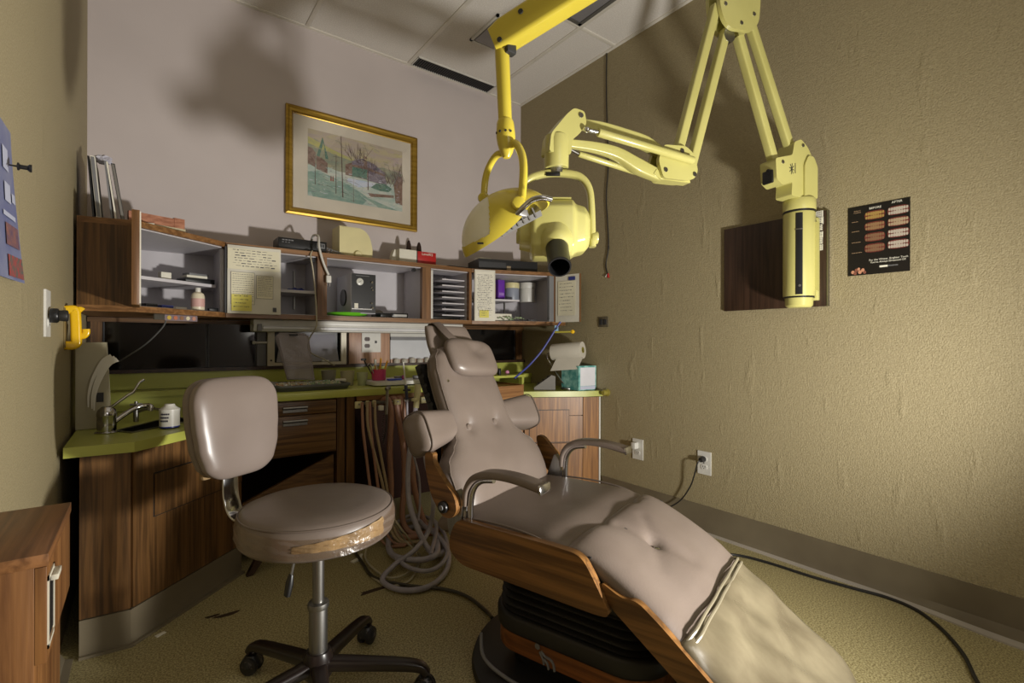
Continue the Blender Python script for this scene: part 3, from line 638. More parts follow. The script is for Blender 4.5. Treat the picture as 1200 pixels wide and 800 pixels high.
# headrest
m = M().sheet(lambda a, b: B(a*(.118 if b < .6 else .118-.014*(b-.6)/.4)+.012, .46+b*.165, -.052+.018*(max(0, 1-abs(a)**8))**.4*(max(0, 1-abs(2*b-1)**8))**.4),
              lambda a, b: B(a*(.118 if b < .6 else .118-.014*(b-.6)/.4)+.012, .46+b*.165, -.052-.018*(max(0, 1-abs(a)**8))**.4*(max(0, 1-abs(2*b-1)**8))**.4), 24, 20)
hp_ = ch.part('headrest_panel', m, vinyl, ang=60)
def pil(sg):
    def f(a, b):
        x = 2*b-1; ww_ = .108*(1-.10*max(0, -x)**2); w = a*ww_; t = .458+x*(.070-.012*a*0)-.006*a
        # squircle outline
        k = (abs(a)**4.2+abs(x)**4.2)**(1/4.2); mx = max(abs(a), abs(x)); q = (mx/k if k > 1e-6 else 1)
        w = a*q*.118; t = .472+x*q*.070-.010*a
        r = min(1, mx); e = (max(0, 1-r**5))**.5
        n = .004+sg*(.029 if sg > 0 else .028)*e
        if sg > 0: n += -.016*math.exp(-((a-.1)**2)/.10-((x-.35)**2)/.22)*e
        return B(w+.026, t, n)
    return f
pw = ch.part('headrest_pillow', M().sheet(pil(1), pil(-1), 40, 34), vinyl, ang=60)
ch.part('strap', M().sweep(crv([B(-.035, .52, .020), B(-.055, .57, .000), B(-.048, .615, -.026), B(-.045, .634, -.045), B(-.04, .625, -.074), B(-.04, .5, -.076)], 5), rrect(.017, .0025, .002, 2), up=B(0, 0, 1)-B(0, 0, 0)), vinyl_d, parent=hp_)
ch.part('chrome_stud', M().lathe([(0, 0), (.007, 0), (.006, .005), (0, .007)], B(-.118, .398, -.012), L(BN.x, 0, BN.y), n=12), chrome, parent=bk)
# shoulder bolsters
for s_ in (-1, 1):
    def bol(sg, s_=s_):
        def f(a, b):
            mx = abs(2*b-1); x = .140+b*.172; hh = .052+.014*min(1, b*1.3)
            e = (max(0, 1-abs(a)**4.5))**(1/2.6)*(max(0, 1-max(0, (2*b-1))**7))**.45
            hh *= (max(0, 1-max(0, 2*b-1)**9))**.4
            return B(s_*x, .258+a*hh-(b-.3)*.015, -.070+sg*.054*e+.035*b)
        return f
    bl = ch.part('shoulder_bolster', M().sheet(bol(1), bol(-1), 24, 30), vinyl, ang=60)
    pp = [B(s_*(.292), .250+.0655*math.copysign(abs(math.cos(k*math.pi/18))**.6, math.cos(k*math.pi/18)), -.038+.0535*math.copysign(abs(math.sin(k*math.pi/18))**.6, math.sin(k*math.pi/18))) for k in range(36)]
    ch.part('piping', M().tube(pp, .0022, n=6, closed=True), vinyl_d, parent=bl)
# oak brackets with pivots
brk = arcs([(-.072, .625), (-.036, .625), (-.04, .60), (-.005, .56), (.045, .515), (.055, .475), (.035, .45), (.0, .448), (-.045, .50), (-.068, .57)], .02)
brkr = arcs([(-.062, .585), (-.030, .585), (-.005, .56), (.045, .515), (.055, .475), (.035, .45), (.0, .448), (-.045, .50)], .02)
for s_ in (-1, 1):
    b_ = ch.part('back_bracket', side(brk if s_ < 0 else brkr, s_*.284, s_*.302), teak)
    ch.part('pivot_cap', M().cyl(L(.008, s_*.300, .479), L(.008, s_*.314, .479), .017, n=24, rnd=.003), black, parent=b_)
    ch.part('pivot_bolt', M().cyl(L(.008, s_*.312, .479), L(.008, s_*.318, .479), .007, n=12), greyp, parent=b_)
    ch.part('hinge_plate', side(arcs([(.03, .40), (.055, .44), (.06, .50), (.035, .53), (.02, .49), (.0, .44), (.01, .39)], .01), s_*.262, s_*.284), steel)
# armrests
armp = [(.062, .43), (.064, .49), (.070, .535), (.095, .570), (.135, .588), (.19, .594), (.25, .592), (.318, .582)]
for s_ in (-1, 1):
    x = s_*.27
    pp = crv([L(s, x, z-.004) for s, z in armp[1:]], 6)
    nn = len(pp); a_ = ch.part('armrest', M().sweep(pp, rrect(.025, .0105, .008, 4), up=(0, 0, 1), scl=[.62+.38*min(1, i/(nn*.45)) for i in range(nn)]), vinyl)
    ch.part('post', M().tube([L(.078, x, .40), L(.078, x, .49), L(.088, x, .535), L(.115, x, .562), L(.16, x, .572)], .009, n=12, smooth=6), chrome)
    ch.part('post', M().tube([L(.058, x, .40), L(.058, x, .47)], .008, n=12), chrome)
    ch.part('end_cap', M().box(L(.321, x, .5775), (.050, .008, .024), rot=Matrix.Rotation(-.12, 3, 'X'), bev=.003), chrome, parent=a_)
# ================================================================== stool
sc0 = LAT*-.502+FWD*1.28
st = T('operator_stool', 'worn taupe vinyl stool with round taped seat and backrest before the sink cabinet', 'stool', (sc0.x, sc0.y, 0), R(-58.6), world=False)
ca = R(58.6)
def SL(ang_deg, r, z): a = R(ang_deg)+ca; return Vector((r*math.cos(a), r*math.sin(a), z))
black_base = mat('dark_brown_painted_metal', (34, 26, 24), rough=.3)
m = M().lathe([(0, .075), (.03, .075), (.036, .085), (.036, .13), (.030, .145), (0, .145)], n=24); hub = st.part('base_hub', m, black_base)
for k, a in enumerate((-29, 43, 115, 187, 259)):
    pp = [SL(a, .02, .110), SL(a, .12, .100), SL(a, .22, .088), SL(a, .262, .078), SL(a, .278, .06)]
    l = st.part('base_leg', M().sweep(crv(pp, 4), rrect(.017, .013, .008, 3), scl=[1.2-.35*min(1, i/14) for i in range(17)]), black_base)
    c = SL(a, .272, .026)
    cs = st.part('caster', M().cyl(c+Vector((0, 0, .02)), c+Vector((0, 0, .045)), .007, n=10), chrome)
    sd = SL(a+60+k*25, 1, 0).normalized()
    for q in (-1, 1):
        st.part('wheel', M().cyl(c+sd*(q*.006), c+sd*(q*.022), .0255, n=24, rnd=.006), rubber, parent=cs)
    st.part('hood', M().lathe([(.0, .03), (.015, .0275), (.0265, .012), (.028, .0)], c+Vector((0, 0, .0)), n=16), mat('scuffed_black', (24, 24, 24), (90, 84, 80), sc=(60, 60, 60), rough=.4, lo=.55, hi=.7), parent=cs)
st.part('column', M().lathe([(0, .13), (.023, .13), (.023, .255), (.0215, .262), (.0175, .262), (.0175, .27), (.0145, .27), (.0145, .455), (0, .455)], n=24), steel)
st.part('column_collar', M().lathe([(.0145, .256), (.026, .256), (.027, .262), (.026, .27), (.0145, .272)], n=24), steel)
st.part('seat_plate', M().box((0, 0, .449), (.20, .16, .014), bev=.003), black)
lp = SL(-170, 1, 0).normalized()
lv = st.part('lever', M().tube([Vector((0, 0, .448))+lp*.02, Vector((0, 0, .44))+lp*.05, Vector((0, 0, .355))+lp*.072], .0035, smooth=4), steel)
st.part('lever_grip', M().sweep([Vector((0, 0, .365))+lp*.070, Vector((0, 0, .345))+lp*.074, Vector((0, 0, .315))+lp*.080], rrect(.011, .007, .005, 3), scl=[.6, 1, .85]), black, parent=lv)
seatv = mat('taupe_vinyl_seat', (116, 104, 96), (106, 95, 88), sc=(5, 5, 5), rough=.38, bump=.15, bsc=(26, 26, 26))
m = M().lathe([(0, .540), (.06, .5395), (.13, .537), (.168, .531), (.182, .524), (.190, .512), (.193, .498), (.193, .474), (.188, .458), (.18, .450), (0, .456)], n=72)
se = st.part('seat', m, seatv, ang=60)
m = M(); m.tube([Vector((.1855*math.cos(a*R(5)), .1855*math.sin(a*R(5)), .5215)) for a in range(72)], .0022, n=6, closed=True); st.part('piping', m, vinyl_d, parent=se)
# torn foam + clear tape around the rim
def band(a0, a1, z0, z1, r, mtx, amp=.002, sd=3):
    rd = random.Random(sd); m = M(); n = 40; vv = []; ff = []
    for i in range(n+1):
        a = R(a0+(a1-a0)*i/n)+ca; t = i/n
        for j in range(7):
            f = j/6; z = z0(t)+(z1(t)-z0(t))*f; rr = r+amp*math.sin(i*.9+j*2.1)+rd.uniform(-1, 1)*amp*.5-(.012*(max(0, z-.508)/.02)**1.5 if z > .508 else 0)
            vv.append(Vector((rr*math.cos(a), rr*math.sin(a), z)))
    for i in range(n):
        for j in range(6): ff.append([i*7+j, (i+1)*7+j, (i+1)*7+j+1, i*7+j+1])
    N_ = len(vv); vv += [Vector((v.x*.985, v.y*.985, v.z)) for v in vv]; ff += [[N_+i for i in f[::-1]] for f in ff[:]]
    return m.add(vv, ff)
st.part('foam_tear', band(-122, -55, lambda t: .474+.030*(1-t)**2*.1+.0*t, lambda t: .492+.022*t, .1945, None, .0012), mat('exposed_tan_foam', (150, 124, 86), (116, 94, 64), sc=(20, 20, 20), detail=5, rough=.8, bump=.4, bsc=(90, 90, 90)), parent=se, label='strip of exposed tan foam where the vinyl is torn')
tape = bpy.data.materials.new('clear_tape'); tape.use_nodes = True
nt = tape.node_tree; N = nt.nodes; Lk = nt.links; N.remove(N['Principled BSDF']); o_ = N['Material Output']
tr = N.new('ShaderNodeBsdfTransparent'); tr.inputs['Color'].default_value = (.93, .90, .86, 1); gl = N.new('ShaderNodeBsdfGlossy'); gl.inputs['Roughness'].default_value = .3
mx = N.new('ShaderNodeMixShader'); mx.inputs[0].default_value = .05; tc = N.new('ShaderNodeTexCoord'); nz = N.new('ShaderNodeTexNoise'); nz.inputs['Scale'].default_value = 34; nz.inputs['Detail'].default_value = 4
bp = N.new('ShaderNodeBump'); bp.inputs['Strength'].default_value = .9; bp.inputs['Distance'].default_value = .008
Lk.new(tc.outputs['Object'], nz.inputs['Vector']); Lk.new(nz.outputs['Fac'], bp.inputs['Height']); Lk.new(bp.outputs[0], gl.inputs['Normal'])
Lk.new(tr.outputs[0], mx.inputs[1]); Lk.new(gl.outputs[0], mx.inputs[2]); Lk.new(mx.outputs[0], o_.inputs[0])
st.part('clear_tape', band(-200, 0, lambda t: .462+.004*math.sin(t*9), lambda t: .512+.008*math.sin(t*7+1), .1962, None, .0016, 5), tape, parent=se)
# bracket and backrest
st.part('back_bracket', M().sweep(crv([(-.06, 0, .448), (-.15, 0, .446), (-.235, 0, .447), (-.292, 0, .458), (-.316, 0, .50), (-.321, 0, .56), (-.323, 0, .64)], 6), rrect(.024, .004, .003, 2), up=(0, 0, 1)), chrome)
SBK = [(-.14, .098), (-.10, .113), (-.04, .124), (.02, .130), (.08, .133), (.14, .128)]
def sb(sg, off=0, g=0):
    def f(a, b):
        x = 2*b-1; k = (abs(a)**4.6+abs(x)**4.6)**(1/4.6); mx = max(abs(a), abs(x)); q = mx/k if k > 1e-6 else 1
        zl = x*q*(.138+g); w = a*q*(sm(SBK, zl)+g); e = (max(0, 1-min(1, mx)**5))**.5
        y = w; n = off+sg*(.026)*e-(w*w)*.5*0+.55*w*w
        tilt = -.10*zl
        return Vector((-.305+n+tilt-.0, -y, .708+zl))
    return f
bkr = st.part('backrest', M().sheet(sb(1, .012), sb(-1, .002), 40, 36), mat('taupe_vinyl_smooth', (128, 116, 109), (120, 108, 101), rough=.33), ang=60)
bkr2 = st.part('backrest_shell', M().sheet(sb(1, -.022, -.002), sb(-1, -.026, -.002), 40, 36), mat('taupe_vinyl_back', (120, 108, 98), (112, 100, 90), rough=.4), ang=60)
st.part('torn_corner', M().box((-.325, -.07, .585), (.02, .03, .03), bev=.009), mat('exposed_tan_foam', (190, 150, 100)), parent=bkr2)
KL = .84
def PL(u, v, f): return PF(u, v, f*KL)
# ================================================================== ceiling-hung operating light
E0 = PL(583, 47, 1.43); HB = PL(592, 165, 1.43); top_ = PL(591, 52, 1.43)
ol = T('dental_operating_light', 'bright yellow dental operating light hanging from a jointed ceiling arm', 'dental light', (HB.x, HB.y, 1.2))
post = M().lathe([(0, 0), (.022, 0), (.026, .012), (.026, (top_-HB).length-.05), (.022, (top_-HB).length-.01), (0, (top_-HB).length)], HB, (top_-HB), n=24)
def lerpv(a, b, t): return a+(b-a)*t
dn = (HB-top_).normalized()
J = PL(588, 53, 1.43); K = PL(592, 143, 1.43)
ol.part('drop_post', M().lathe([(0, 0), (.0178, 0), (.0178, .02), (.0166, (K-J).length), (0, (K-J).length)], J, K-J, n=28), yel)
ol.part('ball_housing', M().lathe([(r*KL*.84, z*KL) for r, z in [(0, -.004), (.0265, -.004), (.0300, .004), (.0325, .03), (.033, .045), (.030, .065), (.022, .09), (.012, .104), (0, .106)]], K, (PL(594, 190, 1.43)-K), n=32), yel)
m = M()
for a in (200, 235, 270, 300): 
    ax = (PL(594, 190, 1.43)-K).normalized(); c = K+ax*.03+(LAT*math.cos(R(a))+FWD*math.sin(R(a)))*.0228; m.cyl(c, c+(LAT*math.cos(R(a))+FWD*math.sin(R(a)))*.002, .003, n=8)
ol.part('screws', m, darkgrey)
A1 = PL(578, 52, 1.43)+Vector((0, 0, -.0)); A1 = PL(584, 47, 1.43); A2 = PL(663, -3, 1.37); A3 = A1+(A2-A1).normalized()*1.35
arm = ol.part('spring_arm', M().sweep([A1-(A2-A1).normalized()*.012, A1+(A2-A1).normalized()*.02, A3], rrect(.026, .035, .010, 4), up=(0, 0, 1), scl=[.82, 1, 1.05]), yel)
d_ = (A2-A1).normalized(); upn = (ZU-d_*d_.z).normalized(); sdn = d_.cross(upn)
m = M()
for q in (.005, .075, .20):
    c = A1+d_*q+upn*.020-sdn*0
    c = A1+d_*q+upn*(.012 if q > .01 else -.02)+(-sdn if sdn.dot(FWD) > 0 else sdn)*.026; nn_ = (-sdn if sdn.dot(FWD) > 0 else sdn); m.cyl(c, c+nn_*.003, .006, n=12)
ol.part('bolts', m, darkgrey, parent=arm)
nn_ = (-sdn if sdn.dot(FWD) > 0 else sdn)
c = A1+d_*.016-upn*.037
ol.part('joint_block', M().box(c, (.028, .022, .025), bev=.004), darkgrey, parent=arm)
# ceiling column out of frame
tp_ = Vector((A3.x, A3.y, H-.002)); ol.part('ceiling_post', M().cyl(A3-Vector((0, 0, .03)), tp_-Vector((0, 0, .03)), .028).cyl(tp_-Vector((0, 0, .04)), tp_, .09, .09, n=32), yel)
# yoke
hubp = PL(594, 178, 1.43); pv_n = PL(607.5, 237, 1.345); pv_f = PL(567, 231, 1.52)
ol.part('yoke', M().tube([hubp+Vector((0, 0, .0)), PL(603, 168, 1.41), PL(611, 180, 1.385), PL(613.5, 200, 1.36), PL(611.5, 232, 1.343)], .0097, n=14, smooth=7), yel)
ol.part('yoke', M().tube([hubp, PL(582, 182, 1.46), PL(573, 196, 1.49), PL(568.5, 212, 1.51), PL(567, 232, 1.52)], .0088, n=14, smooth=7), yel)
# shade : half ellipsoid shell, mouth down
lc_ = PL(595, 270, 1.43); xa = (LAT*.886+ZU*.464).normalized(); ya = (LAT*-.464+ZU*.886); ya = (ya-FWD*-.0).normalized(); za = FWD.copy()
ya = (ya-FWD*.26).normalized(); za = xa.cross(ya); za = za if za.dot(FWD) > 0 else -za
def shell(sel, r_=1.0, th=.004):
    na, nb = 220, 70; g = {}; 
    def pt(i, j, k):
        az = 2*math.pi*i/na; cz, sz = math.cos(az), math.sin(az)
        # rim height profile: cut away on the near right side
        dd = (az % (2*math.pi)); cut = 0
        c0 = R(322); w_ = R(38); e = abs((dd-c0+math.pi) % (2*math.pi)-math.pi); cut = .40*math.exp(-(e/w_)**2)
        ph = (math.pi/2-cut*1.0)*j/nb; x = .146*math.sin(ph)*cz; y = .112*math.cos(ph); z = .092*math.sin(ph)*sz
        # squarer, drawn out lower left tip
        x *= 1+.0*sz; y -= .012*max(0, -cz)*math.sin(ph)**3
        sc_k = k; return lc_+(xa*x+ya*y+za*z)*sc_k*KL, x, y, z
    m = M(); vv = []; idx = {}; ff = []
    for side_, k in ((0, r_), (1, r_-th/.1)):
        for i in range(na):
            for j in range(nb+1):
                p, x, y, z = pt(i, j, k); idx[side_, i, j] = len(vv); vv.append(p)
    def keep(i, j): p, x, y, z = pt(i+.5, j+.5, 1); return sel(x, y, z)
    for i in range(na):
        i2 = (i+1) % na
        for j in range(nb):
            if not keep(i, j): continue
            o = [idx[0, i, j], idx[0, i, j+1], idx[0, i2, j+1], idx[0, i2, j]]; q = [idx[1, i, j], idx[1, i2, j], idx[1, i2, j+1], idx[1, i, j+1]]
            ff += [o, q]
            if j == nb-1 or not keep(i, j+1): ff.append([idx[0, i, j+1], idx[1, i, j+1], idx[1, i2, j+1], idx[0, i2, j+1]])
            if j > 0 and not keep(i, j-1): ff.append([idx[0, i, j], idx[0, i2, j], idx[1, i2, j], idx[1, i, j]])
            if not keep((i+1) % na, j): ff.append([idx[0, i2, j], idx[0, i2, j+1], idx[1, i2, j+1], idx[1, i2, j]])
            if not keep((i-1) % na, j): ff.append([idx[0, i, j], idx[1, i, j], idx[1, i, j+1], idx[0, i, j+1]])
    used_ = sorted({a for f in ff for a in f}); mp_ = {a: b for b, a in enumerate(used_)}
    return m.add([vv[a] for a in used_], [[mp_[a] for a in f] for f in ff])
pale_zone = lambda x, y, z: x < -.040+.5*(y-.05) and y > .018
ol.part('shade', shell(lambda x, y, z: not pale_zone(x, y, z)), yel, ang=50)
ol.part('reflector_window', shell(lambda x, y, z: x < -.030+.5*(y-.05) and y > .012, .985), mat('pale_translucent_plastic', (226, 222, 204), rough=.25), label='pale translucent curved window of the light shade', ang=50)
ol.part('pivot_disc', M().cyl(PL(607.5, 238, 1.375), PL(607.5, 238, 1.33), .016, n=24, rnd=.004), yel)
ol.part('pivot_disc', M().cyl(PL(567, 232, 1.50), PL(566, 232, 1.54), .0143, n=24, rnd=.004), yel)
gm = mat('lamp_grey_metal', (150, 148, 146), rough=.35, metal=.5)
def LP(x, y, z): return lc_+(xa*x+ya*y+za*z)*KL
m = M().sheet(lambda a, b: LP(-.03+b*.13, .012+.022*(1-a*a), a*.075), lambda a, b: LP(-.03+b*.13, -.004, a*.075), 12, 10)
bc = ol.part('bulb_carrier', m, gm)
m = M()
for k in range(6): m.box(LP(-.01+k*.018, .014, -.062), (.0034, .025, .024), rot=Matrix((xa, za, ya)).transposed())
ol.part('cooling_fins', m, gm, parent=bc)
hd = ol.part('handle', M().tube([PL(606, 250, 1.335), PL(614, 242, 1.31), PL(624, 234, 1.30), (PL(636, 231.5, 1.30)), PL(646, 233.5, 1.31)], .0063, n=14, smooth=6, scl=None), chrome, label='curved chrome handle')
ol.part('handle_bracket', M().box(PL(610, 250, 1.35), (.025, .025, .017), bev=.003), gm, parent=hd)
ol.part('knob', M().cyl(PL(549, 278, 1.43), PL(543, 281, 1.43), .009, n=16, rnd=.003), chrome)
ol.part('slot_clip', M().box(PL(563, 285, 1.345), (.014, .004, .004), rz=-YAW), black)
# ================================================================== wall-mounted x-ray machine
AX = Vector((2.10, .924)); DV = Vector((-.972, .235)).normalized(); NV = Vector((-DV.y, DV.x))
if NV.dot(Vector((FWD.x, FWD.y))) > 0: NV = -NV         # NV points toward the room side nearest the camera
def K3(k, z, d=0): q = AX+DV*k+NV*d; return Vector((q.x, q.y, z))
def kz(poly, d0, d1, m=None, r=.01): return (m or M()).prism(arcs(poly, r, 3), d0, d1, mp=lambda a, b, d: K3(a, b, d))
xr = T('dental_xray_machine', 'pale yellow dental x-ray head on a folding arm fixed to the right wall', 'x-ray machine', (2.14, .912, 1.09))
cy = Vector((2.16, .912, 0))
xr.part('wall_plate', M().bb((2.205, .862, 1.12), (2.2345, .962, 1.46), bev=.004), paley)
col = xr.part('column', M().lathe([(0, 1.135), (.058, 1.135), (.059, 1.142), (.059, 1.472), (.056, 1.478), (0, 1.478)], cy, n=40), paley)
xr.part('column_foot', M().lathe([(0, 1.090), (.042, 1.090), (.050, 1.098), (.052, 1.13), (0, 1.13)], cy, n=36), paley, parent=col)
xr.part('seal', M().lathe([(.0, 1.128), (.0555, 1.128), (.0555, 1.136), (0, 1.136)], cy, n=36).lathe([(0, 1.476), (.0595, 1.476), (.0595, 1.484), (0, 1.484)], cy, n=36), black, parent=col)
def arcbox(a0, a1, z0, z1, r, dr, m=None):
    m = m or M(); vv = []; ff = []; n = 8
    for i in range(n+1):
        a = R(a0+(a1-a0)*i/n); d = LAT*math.cos(a)+FWD*math.sin(a)
        for rr, z in ((r-.004, z0), (r+dr, z0), (r+dr, z1), (r-.004, z1)): vv.append(cy+d*rr+Vector((0, 0, z)))
    for i in range(n):
        for j in range(4): ff.append([i*4+j, i*4+(j+1) % 4, i*4+4+(j+1) % 4, i*4+4+j])
    ff += [[0, 1, 2, 3], [n*4, n*4+1, n*4+2, n*4+3]]; return m.add(vv, ff)
xr.part('black_stripe', arcbox(-132, -108, 1.14, 1.468, .059, .0012), black, parent=col)
m = arcbox(-134, -107, 1.40, 1.404, .059, .0022); m.cyl(cy+(LAT*math.cos(R(-118))+FWD*math.sin(R(-118)))*.058+Vector((0, 0, 1.175)), cy+(LAT*math.cos(R(-118))+FWD*math.sin(R(-118)))*.063+Vector((0, 0, 1.175)), .005, n=10)
xr.part('stripe_fittings', m, steel, parent=col)
xr.part('side_cover', arcbox(-50, -5, 1.155, 1.432, .059, .013), paley, parent=col)
nk = xr.part('neck', M().lathe([(0, 1.484), (.060, 1.484), (.061, 1.490), (.061, 1.526), (.057, 1.532), (.046, 1.534), (.046, 1.60), (0, 1.60)], cy+Vector((0, 0, 0)), n=36), paley)
xr.part('neck_housing', kz([(.035, 1.53), (.030, 1.585), (.085, 1.565), (.118, 1.585), (.124, 1.665), (.03, 1.691), (.018, 1.745), (-.02, 1.762), (-.060, 1.735), (-.085, 1.70), (-.108, 1.66), (-.112, 1.525)], -.036, .036), paley)
xr.part('raised_cover', kz([(-.108, 1.53), (-.032, 1.528), (-.032, 1.66), (-.055, 1.70), (-.085, 1.698), (-.108, 1.66)], .034, .044), paley, parent=nk)
m = M()
for k_, z in ((-.030, 1.738), (.085, 1.655)): m.cyl(K3(k_, z, .035), K3(k_, z, .039), .007, n=14)
xr.part('pins', m, steel)
xr.part('spring_window', M().box(K3(.122, 1.60, 0), (.012, .045, .05), rz=math.atan2(DV.y, DV.x), bev=.003).cyl(K3(.125, 1.622, .006), K3(.131, 1.622, .006), .008), black)
# emblem: small starburst of strokes
m = M()
for a in range(0, 180, 45):
    dx, dz = .014*math.cos(R(a+10)), .022*math.sin(R(a+10)); m.sweep([K3(.035-dx, 1.635-dz, .0365), K3(.035+dx, 1.635+dz, .0365)], [(.001, .001), (-.001, .001), (-.001, -.001), (.001, -.001)])
m.sweep([K3(.015, 1.62, .0365), K3(.015, 1.66, .0365)], [(.0015, .001), (-.0015, .001), (-.0015, -.001), (.0015, -.001)])
xr.part('emblem', m, darkgrey)
def bar(a, b, w, d, off=0, lab=None):
    a3 = K3(a[0], a[1], off); b3 = K3(b[0], b[1], off)
    return xr.part('arm_bar', M().sweep([a3, b3], rrect(d/2, w/2, .006, 3), up=Vector((NV.x, NV.y, 0)).cross((b3-a3).normalized())), paley)
bar((.232, 2.20), (.0, 1.735), .034, .032); bar((.285, 2.115), (.088, 1.655), .034, .034)
bar((.400, 2.20), (.588, 1.60), .034, .030); bar((.350, 2.12), (.528, 1.555), .034, .030)
tpz = [(.415, 2.27), (.412, 2.19), (.392, 2.135), (.354, 2.112), (.246, 2.128), (.212, 2.175), (.204, 2.27), (.25, 2.315), (.37, 2.315)]
xr.part('top_joint', kz(tpz, .018, .034, r=.02), paley); xr.part('top_joint', kz(tpz, -.034, -.018, r=.02), paley)
m = M()
for k_, z in ((.385, 2.195), (.240, 2.195), (.305, 2.145)): m.cyl(K3(k_, z, .033), K3(k_, z, .037), .007, n=14)
xr.part('pins', m, steel)
xr.part('joint_barrel', M().cyl(K3(.345, 2.10, -.017), K3(.345, 2.10, .017), .026, n=24), steel)
elz = [(.690, 1.575), (.668, 1.632), (.568, 1.642), (.532, 1.620), (.512, 1.563), (.530, 1.530), (.568, 1.520), (.668, 1.516)]
eb_ = xr.part('elbow', kz(elz, .016, .032, r=.015), paley); xr.part('elbow', kz(elz, -.032, -.016, r=.015), paley); xr.part('elbow_floor', kz([(.685, 1.55), (.668, 1.535), (.54, 1.535), (.535, 1.519), (.568, 1.518), (.668, 1.515), (.70, 1.53)], -.018, .018, r=.004), paley)
m = M()
for k_, z in ((.660, 1.545), (.530, 1.547), (.587, 1.622)): m.cyl(K3(k_, z, .031), K3(k_, z, .035), .008, n=14)
xr.part('pins', m, steel)
def link(pts, d0, w, dpt): 
    pp = crv([K3(k_, z, d0) for k_, z, _ in pts], 6); n_ = len(pp); sc = []
    for i in range(n_): t = i/(n_-1)*(len(pts)-1); j = min(int(t), len(pts)-2); sc.append(pts[j][2]+(pts[j+1][2]-pts[j][2])*(t-j))
    return M().sweep(pp, rrect(dpt, w, .005, 3), up=(0, 0, 1), scl=sc)
xr.part('upper_link', link([(.99, 1.660, .9), (.90, 1.662, 1), (.80, 1.652, 1.15), (.72, 1.640, 1.25), (.640, 1.612, 1.0)], -.004, .017, .014), paley)
xr.part('lower_link', link([(1.03, 1.588, .7), (.93, 1.592, .9), (.84, 1.584, 1.1), (.75, 1.553, 1.35), (.66, 1.532, 1.1)], -.002, .017, .015), paley)
gs = xr.part('gas_spring', M().cyl(K3(.945, 1.6215, .045), K3(.548, 1.589, .045), .0135, n=20, rnd=.003), paley)
xr.part('spring_rod', M().cyl(K3(.985, 1.6235, .042), K3(.944, 1.6215, .045), .006, n=12).lathe([(0, -.01), (.009, -.005), (.011, 0), (.009, .005), (0, .01)], K3(.985, 1.624, .042), (0, 0, 1), n=16), chrome, parent=gs)
gs = xr.part('gas_spring', M().cyl(K3(.972, 1.574, -.03), K3(.74, 1.545, -.03), .010, n=16, rnd=.003), paley)
xr.part('spring_rod', M().cyl(K3(1.01, 1.580, -.02), K3(.97, 1.574, -.03), .005, n=12), steel, parent=gs)
# head knuckle
kn = [(1.113, 1.54), (1.106, 1.598), (1.050, 1.668), (1.024, 1.692), (.985, 1.688), (.978, 1.650), (1.005, 1.612), (1.03, 1.59), (1.036, 1.54)]
nkx = Vector(K3(1.072, 0, 0)); nkx.z = 0
xr.part('head_knuckle', kz(kn, -.030, .030), paley)
hn = xr.part('head_neck', M().lathe([(0, 1.500), (.0375, 1.500), (.039, 1.504), (.040, 1.585), (.037, 1.602), (.02, 1.615), (0, 1.617)], nkx, n=36), paley)
xr.part('neck_ring', M().lathe([(0, 1.485), (.024, 1.485), (.024, 1.501), (0, 1.501)], nkx, n=28), steel, parent=hn)
xr.part('pins', M().cyl(K3(1.0, 1.672, .029), K3(1.0, 1.672, .034), .008, n=14), steel)
# yoke
ctr = Vector((nkx.x, nkx.y, 0)); a_ = LAT; 
def Y3(l, z, f=0): return ctr+LAT*l+FWD*f+Vector((0, 0, z))
yp = [Y3(-.114, 1.29), Y3(-.116, 1.38), Y3(-.108, 1.440), Y3(-.082, 1.470), Y3(-.03, 1.485), Y3(.03, 1.485), Y3(.075, 1.474), Y3(.103, 1.440), Y3(.112, 1.38), Y3(.116, 1.25)]
xr.part('yoke', M().sweep(crv(yp, 7), rrect(.0105, .016, .008, 3), up=FWD), paley)
xr.part('yoke_label', M().box(Y3(-.012, 1.478, -.017), (.045, .004, .012), rz=-YAW, bev=.001), black)
# tube head
hc = Y3(-.006, 1.300, 0)
def HB_(l, u, f): return hc+LAT*l+ZU*u+FWD*f
rmx = Matrix((LAT, FWD, ZU)).transposed()
def octo(w, h, c): return [(w, h-c), (w-c, h), (-w+c, h), (-w, h-c), (-w, -h+c), (-w+c, -h), (w-c, -h), (w, -h+c)]
def head_loft(sections):
    vv = []; n = 8
    for l, w, h, c in sections: vv += [HB_(l, b, a) for a, b in octo(w, h, c)]
    ff = [list(range(n)), list(range(len(vv)-n, len(vv)))]
    for i in range(len(sections)-1):
        for j in range(n): ff.append([i*n+j, i*n+(j+1) % n, (i+1)*n+(j+1) % n, (i+1)*n+j])
    bm = bmesh.new(); vs_ = [bm.verts.new(v) for v in vv]; [bm.faces.new([vs_[k] for k in f]) for f in ff]
    bmesh.ops.recalc_face_normals(bm, faces=bm.faces); bmesh.ops.bevel(bm, geom=list(bm.edges), offset=.006, segments=3, profile=.5, affect='EDGES')
    bm.verts.index_update(); m = M().add([v.co.copy() for v in bm.verts], [[v.index for v in f.verts] for f in bm.faces]); bm.free(); return m
hd_ = xr.part('tube_head', head_loft([(-.078, .078, .078, .026), (-.068, .086, .088, .028), (.052, .086, .088, .028), (.062, .078, .076, .03), (.092, .072, .070, .032), (.108, .05, .052, .026)]), paley)
xr.part('end_disc', M().cyl(HB_(-.07, 0, 0), HB_(-.112, 0, 0), .068, .060, n=40, rnd=.004), paley, parent=hd_)
xr.part('joint_line', M().bb((0, 0, 0), (.001, .001, .001)).box(HB_(-.01, .0875, .0), (.11, .14, .003), rot=rmx, bev=.001) if False else M().box(HB_(-.01, .0882, -.02), (.112, .10, .002), rot=rmx), paley, parent=hd_)
